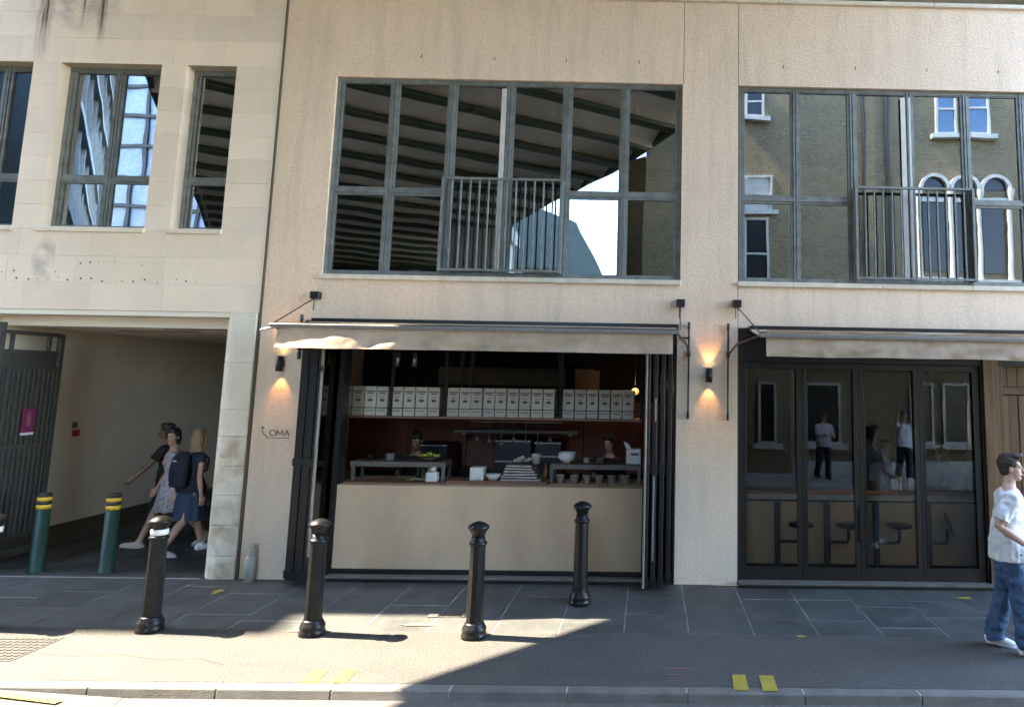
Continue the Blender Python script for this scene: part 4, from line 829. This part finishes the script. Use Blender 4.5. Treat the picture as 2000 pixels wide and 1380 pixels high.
        th.normalize(); nn = d2.cross(th).normalized()      # th: thumb side, nn: palm normal
        if nn.y * s > 0: nn = -nn
        body.ell(T_(W_ + d2 * .05), (.052 * k, .04 * k, .017 * k), d2, th, nn)
        for j, (off, ln) in enumerate(((.028, .072), (.010, .08), (-.009, .074), (-.027, .058))):
            b0 = W_ + d2 * .085 + th * off; c1 = R(20 + j * 4); dA = (d2 * math.cos(c1) + nn * math.sin(c1)); dB = (d2 * math.cos(c1 * 2.2) + nn * math.sin(c1 * 2.2))
            body.tube([T_(b0 - d2 * .02), T_(b0), T_(b0 + dA * ln * .5), T_(b0 + dA * ln * .5 + dB * ln * .5)], [.0095 * k, .0095 * k, .0088 * k, .0075 * k], 8, rnd=True)
        tb = W_ + d2 * .025 + th * .028; body.tube([T_(tb), T_(tb + d2 * .03 + th * .022 + nn * .006), T_(tb + d2 * .06 + th * .026 + nn * .014)], [.0125 * k, .0105 * k, .0088 * k], 8, rnd=True)
    remesh(body, 'body', skin, t, vox, 4)
    # eyes, brows, lips
    for s in (-1, 1):
        MB().ell(hd(.079, s * .028, .012), (.008 * k, .0125 * k, .006 * k), hf, hl, hu, 8, 6).build('eye', EYE, t); MB().ell(hd(.0835, s * .028, .012), (.0045 * k, .0055 * k, .0055 * k), hf, hl, hu, 8, 6).build('pupil', HK, t)
        MB().tube([hd(.083, s * .045, .031), hd(.088, s * .028, .035), hd(.087, s * .012, .031)], .0038 * k, 6, rnd=True).build('eyebrow', hairm, t)
    MB().tube([hd(.086, -.02, -.056), hd(.099, 0, -.055), hd(.086, .02, -.056)], .0042 * k, 6, rnd=True).build('lips', LIP, t)
    # hair
    hm = MB(); nz = lambda c: .006 * noise.noise(V(c.x * 30, c.y * 30, c.z * 60)) + .005 * noise.noise(c * 110)
    hm.ell(hd(-.026, 0, .05), (.097 * k, .082 * k, .096 * k), hf, hl, hu)
    if hair == 'short':
        hm.ell(hd(.035, 0, .115), (.062 * k, .062 * k, .036 * k), hf, hl, hu); hm.ell(hd(.07, 0, .122), (.03 * k, .05 * k, .026 * k), hf, hl, hu); hm.ell(hd(-.05, 0, .0), (.055 * k, .072 * k, .075 * k), hf, hl, hu)
    elif hair == 'bob':
        hm.ell(hd(-.04, 0, -.02), (.075 * k, .09 * k, .12 * k), hf, hl, hu); hm.ell(hd(.02, 0, .10), (.07 * k, .075 * k, .045 * k), hf, hl, hu)
    elif hair == 'long':
        hm.ell(hd(-.045, 0, -.05), (.075 * k, .09 * k, .14 * k), hf, hl, hu); hm.ell(hd(-.05, 0, -.17), (.06 * k, .10 * k, .10 * k), hf, hl, hu); hm.ell(hd(.02, 0, .10), (.07 * k, .075 * k, .045 * k), hf, hl, hu)
        for s in (-1, 1): hm.tube([hd(.02, s * .078, .04), hd(.0, s * .085, -.08), hd(-.01, s * .09, -.19)], [.02 * k, .028 * k, .02 * k], 8, rnd=True)
    remesh(hm, 'hair', hairm, t, vox * .8, 3, nz)
    wrk = lambda c: wr * (noise.noise(V(c.x * 9, c.y * 9, c.z * 5)) + .5 * noise.noise(c * 19 + V(3, 1, 7)))
    def top(mt, nm, hemz, r0=1.0, flare=0.0):
        m = MB(); hz = hemz - hipz
        z = [hz, max(.02, hz + .05), .17, .30, .40, .455, .49, .508]; z = sorted(set(z)); out = []
        for zz in z:
            if zz < .1: a, b = (.212, .178)
            elif zz < .25: a, b = ((.19, .142) if not fem else (.135, .112))
            elif zz < .42: a, b = ((.178, .132) if not fem else (.15, .13))
            elif zz < .47: a, b = ((.17, .11) if not fem else (.148, .105))
            elif zz < .5: a, b = .125, .082
            else: a, b = .066, .064
            fl = flare * max(0, .1 - zz); out.append((T_(P + sd * zz if zz > 0 else P + V(0, 0, zz)), (a * r0 + fl) * k * build, (b * r0 + fl) * k * build, l, sf if zz > 0 else f))
        m.loft(out)
        for (S0, E_, W_, d1, d2), s in zip(hands, (-1, 1)):
            e = S0.lerp(E_, min(1, sleeve)) if sleeve <= 1 else None
            pts = [S0 - l * s * .06 + sd * .0, S0 + V(0, 0, .004), S0.lerp(E_, min(1, sleeve))]; rr_ = [.066, .07, .072 if not fem else .056]
            if fem: rr_ = [.055, .056, .052]
            if sleeve > 1: pts += [E_.lerp(W_, sleeve - 1)]; rr_ = rr_[:2] + [.058, .045]
            m.tube([T_(p) for p in pts], [q_ * k for q_ in rr_], 16)
        return remesh(m, nm, mt, t, vox, 5, wrk)
    if shirt: top(shirt, 'shirt', hem)
    if trousers:
        m = MB(); m.loft([(T_(P + V(0, 0, -.10)), .12 * k, .10 * k, l, f), (T_(P + V(0, 0, -.04)), .172 * k, .125 * k, l, f), (T_(P + V(0, 0, .03)), .172 * k, .122 * k, l, f), (T_(P + V(0, 0, .045)), .15 * k, .105 * k, l, f)])
        for h, kn, ak, fd in dl:
            m.tube([T_(h + V(0, 0, .02)), T_(h.lerp(kn, .4)), T_(kn), T_(kn.lerp(ak, .5)), T_(ak + V(0, 0, .01)), T_(ak + V(0.01, 0, -.035))], [q_ * k * thigh for q_ in (.105, .098, .083, .079, .082, .082)], 18)
        w2_ = lambda c: wr * .75 * (noise.noise(V(c.x * 7, c.y * 7, c.z * 13)) + .6 * noise.noise(c * 23))
        remesh(m, 'trousers', trousers, t, vox, 4, w2_)
    def cone(nm, mt, z1, r1, shirtlike=False):
        m = MB(); top_ = .17 if nm == 'skirt' else .2; pts = []
        for i in range(7):
            q_ = i / 6; zz = top_ + (z1 - hipz - top_) * q_; rad = (.14 if nm == 'skirt' else .13) + (r1 - .13) * min(1, q_ * 1.25) ** .8
            pts.append((T_(P + V(0.0, 0, zz)), rad * k, (rad * .82) * k, l, f))
        m.loft(pts[::-1], 28); ang = lambda c: math.atan2(c.y, c.x)
        remesh(m, nm, mt, t, vox, 3, lambda c: .010 * math.sin(ang(c) * 11) * max(0, min(1, (T_(P).z - c.z) * 3)) + wrk(c) * .5)
    if dress: top(dress, 'dress_top', hipz + .05); cone('dress_skirt', dress, hem, .25)
    if skirt: cone('skirt', skirt, .50, .20)
    if shoes and not upper_only:
        for h, kn, ak, fd in dl:
            up_ = V(-fd.z, 0, fd.x); m = MB(); b_ = ak - up_ * .045
            m.tube([T_(b_ - fd * .045), T_(b_ + fd * .04 + up_ * .004), T_(b_ + fd * .12 - up_ * .008), T_(b_ + fd * .185 - up_ * .014)], [q_ * k for q_ in (.04, .044, .042, .030)], 14, rnd=True)
            m.tube([T_(ak - up_ * .03), T_(ak + up_ * .01)], [.046 * k, .044 * k], 14, rnd=True)
            # flat sole
            m.obox(T_(b_ + fd * .07 - up_ * .028), fd, l, up_, .27 * k, .085 * k, .022 * k)
            remesh(m, 'shoe', shoes, t, vox * .7, 3)
    bpy.context.view_layer.update()
    t.location = loc; t.rotation_euler.z = R(head_deg); WORLD[t.name] = Vector((0, 0, 0))
    t['_k'] = k
    info = dict(T=T_, hands=hands, P=P, sd=sd, hd=hd, l=l, f=f, k=k)
    return t, info
EYE = pm('eye_white', (.7, .68, .65), .3); LIP = pm('lip', (.38, .14, .11), .5)
WT = pm('white_tee', (.74, .76, .80), .85, (.66, .68, .73), 14, bump=.1); JN = pm('blue_denim', (.058, .115, .225), .85, (.042, .086, .175), 9, fine=.35, fscale=160, bump=.2)
WS = pm('white_trainer', (.74, .75, .77), .5); NV = pm('navy_cloth', (.012, .014, .03), .8); DS = pm('denim_skirt', (.035, .06, .11), .85, (.025, .045, .08), 12)
DR = pm('white_print_dress', (.42, .37, .38), .85, (.18, .13, .16), 38, lo=.5, hi=.62); BK = pm('black_cloth', (.012, .011, .011), .85); SH = pm('shoe_tan', (.5, .42, .36), .7)
man, mi = human('person', 'man in a white t-shirt and blue jeans walking at the right edge', (3.39, -2.0, 0.002), -20, 1.77, legs=((9, 4, 0), (-5, 9, 8)), arms=((-26, 12, 82, 6), (14, 10, 50, 8)), lean=3,
    shirt=WT, sleeve=.80, hem=.80, trousers=JN, thigh=1.06, shoes=WS, vox=.0065, hyaw=-4, wr=.021, skin=pm('skin_fair', (.56, .36, .27), .5, (.50, .30, .22), 30))
w1_, i1 = human('person', 'dark haired woman in a short white patterned dress striding through the passage', (-6.70, 1.55, 0), -150, 1.71, legs=((28, 8, -10), (-22, 22, 26)), arms=((14, 10, 12, 0), (-14, 10, 14, 0)), lean=4, fem=True,
    hair='bob', hairm=HK, dress=DR, sleeve=.5, hem=.58, shoes=SH, hyaw=62)
w2_, i2 = human('person', 'fair haired woman in navy top and denim skirt with a dark backpack', (-6.22, 1.18, 0), 62, 1.70, legs=((-14, 22, 16), (22, 8, 0)), arms=((-10, 12, 14, 0), (16, 8, 30, 0)), lean=3, fem=True,
    hair='long', hairm=HBL, shirt=NV, sleeve=.3, hem=.88, skirt=DS, shoes=WS, hyaw=30)
bp = thing('backpack', 'dark navy backpack on the shoulder of the fair haired woman', 'backpack', (0, 0, 0))
T_, P, sd = i2['T'], i2['P'], i2['sd']
m = MB(); c0 = P + sd * .27 + V(-.19, -0.02, 0); m.loft([(T_(c0 + V(0, 0, -.24)), .13, .06, V(0, 1, 0), V(1, 0, 0)), (T_(c0 + V(-.02, 0, -.21)), .155, .085, V(0, 1, 0), V(1, 0, 0)), (T_(c0 + V(-.02, 0, 0)), .165, .10, V(0, 1, 0), V(1, 0, 0)), (T_(c0 + V(0, 0, .17)), .14, .08, V(0, 1, 0), V(1, 0, 0)), (T_(c0 + V(.02, 0, .24)), .07, .05, V(0, 1, 0), V(1, 0, 0))])
remesh(m, 'bag', NV, bp, .01, 6, lambda c: .005 * noise.noise(c * 12))
m = MB()
for s in (-1, 1): m.tube([T_(c0 + V(.03, s * .09, .2)), T_(P + sd * .50 + V(.01, s * .10, .0)), T_(P + sd * .40 + V(.125, s * .11, 0)), T_(P + sd * .25 + V(.10, s * .14, 0)), T_(c0 + V(.03, s * .12, -.15))], .012, 8, rnd=True).build('strap', BK, bp); m = MB()
MB().box(-.0, .0, 0, 0, 0, 0)
q = T_(c0 + V(-.125, -.06, .13)); MB().box(q.x, q.x + .01, q.y - .03, q.y + .035, q.z - .008, q.z + .010).build('white_tag', WS, bp)
bp.location = w2_.location; bp.rotation_euler = w2_.rotation_euler
human('person', 'person in black reaching an arm out beside the passage wall', (-7.12, 2.1, 0), 200, 1.70, legs=((20, 12, 0), (-16, 16, 12)), arms=((-10, 10, 20, 0), (36, 14, 6, 0)), lean=8, hair='bob', hairm=HK, skin=SKD, shirt=BK, sleeve=.7, hem=.7, trousers=BK, thigh=1.25, shoes=BK)
human('person', 'woman mostly hidden between the backpack wearer and the stone column', (-6.05, 1.95, 0), 40, 1.64, legs=((12, 6, 0), (-10, 12, 8)), arms=((0, 8, 14, 0), (0, 8, 14, 0)), fem=True, hair='long', hairm=HK, dress=pm('mauve_cloth', (.3, .17, .17), .85), sleeve=.4, hem=.6, shoes=WS)
human('person', 'cook with dark hair bending behind the left part of the kitchen counter', (-3.22, 1.35, 0), -80, 1.72, legs=((0, 0, 0), (0, 0, 0)), arms=((30, 10, 50, 10), (30, 10, 50, 10)), lean=24, hair='short', hairm=HK, skin=SKD, shirt=BK, sleeve=.7, trousers=BK, hpitch=25)
human('person', 'cook in black standing at the right end of the kitchen', (-.52, 1.35, 0), -110, 1.66, arms=((20, 8, 60, 10), (20, 8, 60, 10)), lean=6, hair='short', hairm=HK, shirt=BK, sleeve=.7, trousers=BK, hpitch=12)
TS = pm('grey_blue_tee', (.16, .20, .27), .85, (.12, .15, .21), 10); LG = pm('pale_grey_tee', (.4, .4, .46), .85)
human('person', 'dark haired man in a grey-blue t-shirt seated behind the bar counter', (3.42, 1.6, 0), -75, 1.80, legs=((80, 85, 0), (80, 85, 0)), arms=((18, 14, 70, 12), (18, 14, 70, 12)), lean=6, hair='short', hairm=HK, skin=SKD, shirt=TS, sleeve=.75, trousers=NV, seat=.66)
human('person', 'brown haired woman in a pale grey top seated at the right of the bar', (4.36, 1.6, 0), 150, 1.70, legs=((80, 85, 0), (80, 85, 0)), arms=((18, 10, 60, 12), (18, 10, 60, 12)), lean=6, fem=True, hair='bob', hairm=HB, shirt=LG, sleeve=.6, trousers=NV, seat=.66)
ph, ip = human('person', 'man in a pale tee with raised arms, mirrored in the glass doors', (6.6, -9.5, .0), 90, 1.78, arms=((125, 18, 35, 20), (125, 18, 35, 20)), hair='short', hairm=HB, shirt=WT, sleeve=.7, trousers=NV, shoes=WS)
human('person', 'man in a pale shirt looking down at his hands, mirrored in the glass doors', (4.55, -9.6, .0), 80, 1.72, arms=((20, 8, 75, 25), (20, 8, 75, 25)), hair='short', hairm=HK, shirt=pm('pale_pink_shirt', (.5, .45, .5), .85), sleeve=1.7, trousers=NV, shoes=BK, hpitch=25)

# ================================================================== NEIGHBOURS AND THE OPPOSITE SIDE (seen in the windows)
MB().box(-13, -8.6, .26, 9, 8.4, 14.7).build('upper_storey', MT['stone'], sb)
nb = thing('neighbour_building', 'stone building further left along the same street', 'building', (-17, 4, 0))
MB().box(-21.3, -13.02, 0, 10, 0, 14.7).build('wall', MT['stone'], nb)
for i in range(4):
    for j in range(3): MB().box(-20.6 + i * 1.95, -19.5 + i * 1.95, -.03, .02, 4.4 + j * 3.2, 6.3 + j * 3.2).build('window', MT['office'], nb)
tb = thing('tall_building', 'tall stone building at the far left of the street', 'building', (-30, 6, 0))
MB().box(-42, -21.32, 0, 12, 0, 21.75).build('wall', MT['stone'], tb)
for i in range(8):
    for j in range(6): MB().box(-41 + i * 2.45, -39.6 + i * 2.45, -.03, .02, 2.4 + j * 3.2, 4.5 + j * 3.2).build('window', MT['office'], tb)
# railway bridge
br = thing('railway_bridge', 'green steel railway bridge above the parapet, mirrored in the middle window', 'bridge', (0, -8, 9))
Lp = [(12, 20.5), (-7.83, -.62), (-9.26, -2.14), (-13.5, -9.9), (-31, -42)]
Rp = [(22, 28), (14, 13), (1.9, -6.4), (.6, -8.9), (-1.0, -12.3), (-4.2, -17.7), (-17.5, -42)]
e = V(.48, .877, 0).normalized(); g = V(.85, -.53, 0).normalized()
def hit(p, pl, both=False):
    best = None
    for a, b in zip(pl, pl[1:]):
        a, b = V(*a, 0), V(*b, 0); d = b - a; den = g.x * d.y - g.y * d.x
        if abs(den) < 1e-6: continue
        tt = ((a.x - p.x) * d.y - (a.y - p.y) * d.x) / den; ss = ((a.x - p.x) * g.y - (a.y - p.y) * g.x) / den
        if -1e-6 <= ss <= 1 + 1e-6: best = p + g * tt if best is None or abs(tt) < abs((best - p).length) else best
    return best
s_ = -36.0; lines = []
while s_ < 34:
    p = V(-3.0, -6.3, 0) + e * s_
    a, b = hit(p, Lp), hit(p, Rp)
    if a and b: lines.append((a, b))
    s_ += 1.80
for i, (a, b) in enumerate(lines):
    d = (b - a).normalized(); n = V(-d.y, d.x, 0); q = (a + b) / 2
    MB().obox((q.x, q.y, 8.88), d, n, (0, 0, 1), (b - a).length - .5, .34, .06).obox((q.x, q.y, 9.1), d, n, (0, 0, 1), (b - a).length - .5, .06, .4).build('girder', MT['girder'], br)
    if i + 1 < len(lines):
        c, f2 = lines[i + 1]; m = MB(); vs = []; K = 6
        for j in range(K + 1):
            w_ = j / K; z = 9.0 + .32 * math.sin(math.pi * w_); A_ = a.lerp(c, w_); B_ = b.lerp(f2, w_)
            vs += [(A_.x, A_.y, z), (B_.x, B_.y, z)]
        for j in range(K + 1): vs += [(vs[2 * j][0], vs[2 * j][1], 9.6), (vs[2 * j + 1][0], vs[2 * j + 1][1], 9.6)]
        o_ = 2 * (K + 1); fs = []
        for j in range(K): fs += [(2 * j, 2 * j + 1, 2 * j + 3, 2 * j + 2), (o_ + 2 * j, o_ + 2 * j + 2, o_ + 2 * j + 3, o_ + 2 * j + 1), (2 * j, 2 * j + 2, o_ + 2 * j + 2, o_ + 2 * j), (2 * j + 1, o_ + 2 * j + 1, o_ + 2 * j + 3, 2 * j + 3)]
        fs += [(0, o_, o_ + 1, 1), (2 * K, 2 * K + 1, o_ + 2 * K + 1, o_ + 2 * K)]
        m.add(vs, fs); m.build('jack_arch', MT['arch'], br)
poly = [(a.x, a.y) for a, b in lines] + [(b.x, b.y) for a, b in lines[::-1]]
MB().prismz(poly, 9.6, 10.4).build('deck', MT['girder'], br)
for pl in (Lp[:], Rp[:]):
    for a, b in zip(pl, pl[1:]):
        a, b = V(*a, 0), V(*b, 0); d = (b - a).normalized(); n = V(-d.y, d.x, 0); q = (a + b) / 2
        MB().obox((q.x, q.y, 10.2), d, n, (0, 0, 1), (b - a).length, .12, 2.3 if pl == Rp else 2.3).build('side_girder', MT['girder'], br)
pi_ = thing('bridge_pier', 'pale bridge pier mirrored behind the railing of the middle window', 'pier', (-7.5, -21, 0))
MB().box(-9.0, -6.2, -22.5, -21, 0, 8.9).box(-9.2, -6.0, -22.7, -20.8, 8.3, 8.9).build('shaft', MT['stucco'], pi_)
mh = thing('market_hall', 'dark market hall under the bridge mirrored behind the middle balcony railing', 'building', (-20, -32, 0))
MB().box(-44, -5.4, -34, -31.5, 0, 8.9).build('wall', MT['girder'], mh)
for k_ in range(12): MB().box(-40 + k_ * 2.9, -39.4 + k_ * 2.9, -31.5, -31.2, 0, 8.6).build('column', MT['stucco'], mh)
# brick building
bb = thing('brick_building', 'yellow brick building with white arched windows mirrored in the right hand windows', 'building', (6, -11, 0))
Y = -10.5
MB().prismz([(-.75, Y - .6), (-.2, Y), (-.198, Y - 8), (-.75, Y - 8)], 0, 8.85).build('wall', MT['brick'], bb)
MB().prismz([(-.196, Y), (2.318, Y), (2.318, Y - 8), (-.196, Y - 8)], 0, 13.2).build('wall', MT['brick'], bb)
MB().prismz([(2.32, Y - .25), (2.5, Y), (3.9, Y + .0), (4.05, Y - .2), (20, Y - .2), (20, Y - 8), (2.32, Y - 8)], 0, 13.2).build('wall', MT['brick'], bb)
YY = Y - .2
def bw(x0, x1, z0, z1, y, sill=.12, split=True, dark=MT['office']):
    FR = MT['stucco']
    if x0 < 3.9: y = -10.5
    w_ = MB().box(x0, x0 + .07, y, y + .08, z0, z1).box(x1 - .07, x1, y, y + .08, z0, z1).box(x0 + .07, x1 - .07, y, y + .08, z1 - .07, z1).box(x0 + .07, x1 - .07, y, y + .08, z0, z0 + .07).build('window', FR, bb)
    MB().box(x0 + .07, x1 - .07, y + .01, y + .03, z0 + .07, z1 - .07).build('pane', dark, w_)
    if split: MB().box(x0 + .07, x1 - .07, y + .03, y + .07, (z0 + z1) / 2 - .03, (z0 + z1) / 2 + .03).build('glazing_bar', FR, w_)
    if sill: MB().box(x0 - .15, x1 + .15, y, y + .2, z0 - sill, z0).build('sill', FR, w_)
    return w_
BG = mat('blue_glass', (.10, .17, .27), .2); DG = mat('dark_glass', (.012, .013, .016), .25)
bw(8.2, 8.85, 9.6, 11.2, YY, dark=BG); bw(9.05, 9.8, 9.6, 11.2, YY, dark=BG)
bw(2.62, 3.2, 10.0, 11.0, Y, dark=DG); bw(2.62, 3.4, 7.2, 8.3, Y, dark=MT['stucco']); bw(2.62, 3.3, 4.9, 7.0, Y, dark=DG)
for cx_ in (8.1, 8.98, 9.86):
    m = MB(); K = 12
    for rr0, rr1, dp in ((.36, .46, .16),):
        pts = [(cx_ + rr1 * math.cos(math.pi * t_ / K), 7.95 + rr1 * math.sin(math.pi * t_ / K)) for t_ in range(K + 1)] + [(cx_ + rr0 * math.cos(math.pi * t_ / K), 7.95 + rr0 * math.sin(math.pi * t_ / K)) for t_ in range(K, -1, -1)]
        for t_ in range(K):
            a0, a1 = math.pi * t_ / K, math.pi * (t_ + 1) / K
            m.prism([(cx_ + rr0 * math.cos(a0), 7.95 + rr0 * math.sin(a0)), (cx_ + rr1 * math.cos(a0), 7.95 + rr1 * math.sin(a0)), (cx_ + rr1 * math.cos(a1), 7.95 + rr1 * math.sin(a1)), (cx_ + rr0 * math.cos(a1), 7.95 + rr0 * math.sin(a1))], YY, YY + dp)
    m.build('arch_hood', MT['stucco'], bb)
    MB().prism([(cx_ + .36 * math.cos(math.pi * t_ / K), 7.95 + .36 * math.sin(math.pi * t_ / K)) for t_ in range(K + 1)], YY, YY + .02).box(cx_ - .3, cx_ + .3, YY, YY + .03, 5.6, 7.6).build('arch_pane', DG, bb)
    MB().box(cx_ - .36, cx_ + .36, YY, YY + .1, 7.6, 7.72).build('arch_bar', MT['stucco'], bb)
for cx_ in (7.64, 8.54, 9.42, 10.3): MB().lathe([(.09, 5.4), (.07, 5.5), (.07, 7.7), (.11, 7.85), (.11, 7.95)], (cx_, YY + .1, 0), 12).build('arch_column', MT['stucco'], bb)
MB().box(7.4, 10.5, YY, YY + .2, 5.2, 5.4).build('string_course', MT['stucco'], bb)
for xx in (6.05, 6.75): MB().tube([(xx, YY + .09, 3.6), (xx, YY + .09, 13)], .055, 10).build('downpipe', MT['black'], bb)
for (a, b) in ((3.0, 3.5), (4.3, 5.3), (7.2, 7.9), (8.15, 8.9)): bw(a, b, .78, 2.45, YY, dark=DG, split=False)
MB().box(2.4, 20, YY, YY + .1, 0, .32).build('plinth', MT['stucco'], bb); MB().box(2.4, 20, YY, YY + .15, 2.9, 3.15).build('string_course', MT['stucco'], bb)
struct(MB().box(-13, 40, -16, -8.2, -.2, .0), 'opposite_pavement', mat('pale_paving', (.40, .37, .33), .85, (.33, .31, .28), 2))
# offices
ob = thing('office_building', 'glass office with pale floor bands mirrored in the stone building windows', 'building', (-28, -26, 0))
pa, pb = V(-17, -10, 0), V(-40.5, -42, 0); d = (pb - pa).normalized(); n = V(d.y, -d.x, 0)
q = (pa + pb) / 2 + n * 6 * (1 if (n.x < 0) else -1); L_ = (pb - pa).length
MB().obox((q.x, q.y, 15), d, n, (0, 0, 1), L_, 12, 30).build('glass_wall', MT['office'], ob)
q2 = (pa + pb) / 2
for k_ in range(9): MB().obox((q2.x, q2.y, 2.6 + k_ * 3.1), d, n, (0, 0, 1), L_ + .4, .5, .28).build('floor_band', MT['bandw'], ob)
for k_ in range(14):
    c_ = pa + d * (L_ * (k_ + .5) / 14); MB().obox((c_.x, c_.y, 15), d, n, (0, 0, 1), .18, .3, 30).build('fin', MT['steel'], ob)
bo = thing('blue_clad_building', 'blue and white clad block mirrored in the stone building window', 'building', (-43, -56, 0))
MB().box(-60, -36, -60, -54, 14, 34).build('cladding', MT['bluew'], bo); MB().box(-60, -36, -60, -53.9, 0, 14).build('base', MT['black'], bo)
for k_ in range(9): MB().box(-60 + k_ * 2.6, -59.7 + k_ * 2.6, -54, -53.8, 14, 34).build('bar', MT['black'], bo)
for k_ in range(7): MB().box(-60, -36, -54, -53.75, 14 + k_ * 2.9, 14.3 + k_ * 2.9).build('bar', MT['black'], bo)
gt_ = thing('glass_tower', 'far glass block with diagonal bands mirrored below the sky gap', 'building', (-8, -60, 0))
MB().prism([(-22, 0), (3.6, 0), (3.6, 4.5), (-.5, 7.6), (-4.5, 11.5), (-8, 18), (-22, 24)], -66, -60).build('glass_wall', MT['office'], gt_)
for k_ in range(5): MB().obox((-8.3 + k_ * .3, -59.8, 3.6 + k_ * 1.6), (1, 0, -.45), (0, 1, 0), (.45, 0, 1), 8, .3, .16).build('diagonal_band', MT['steel'], gt_)
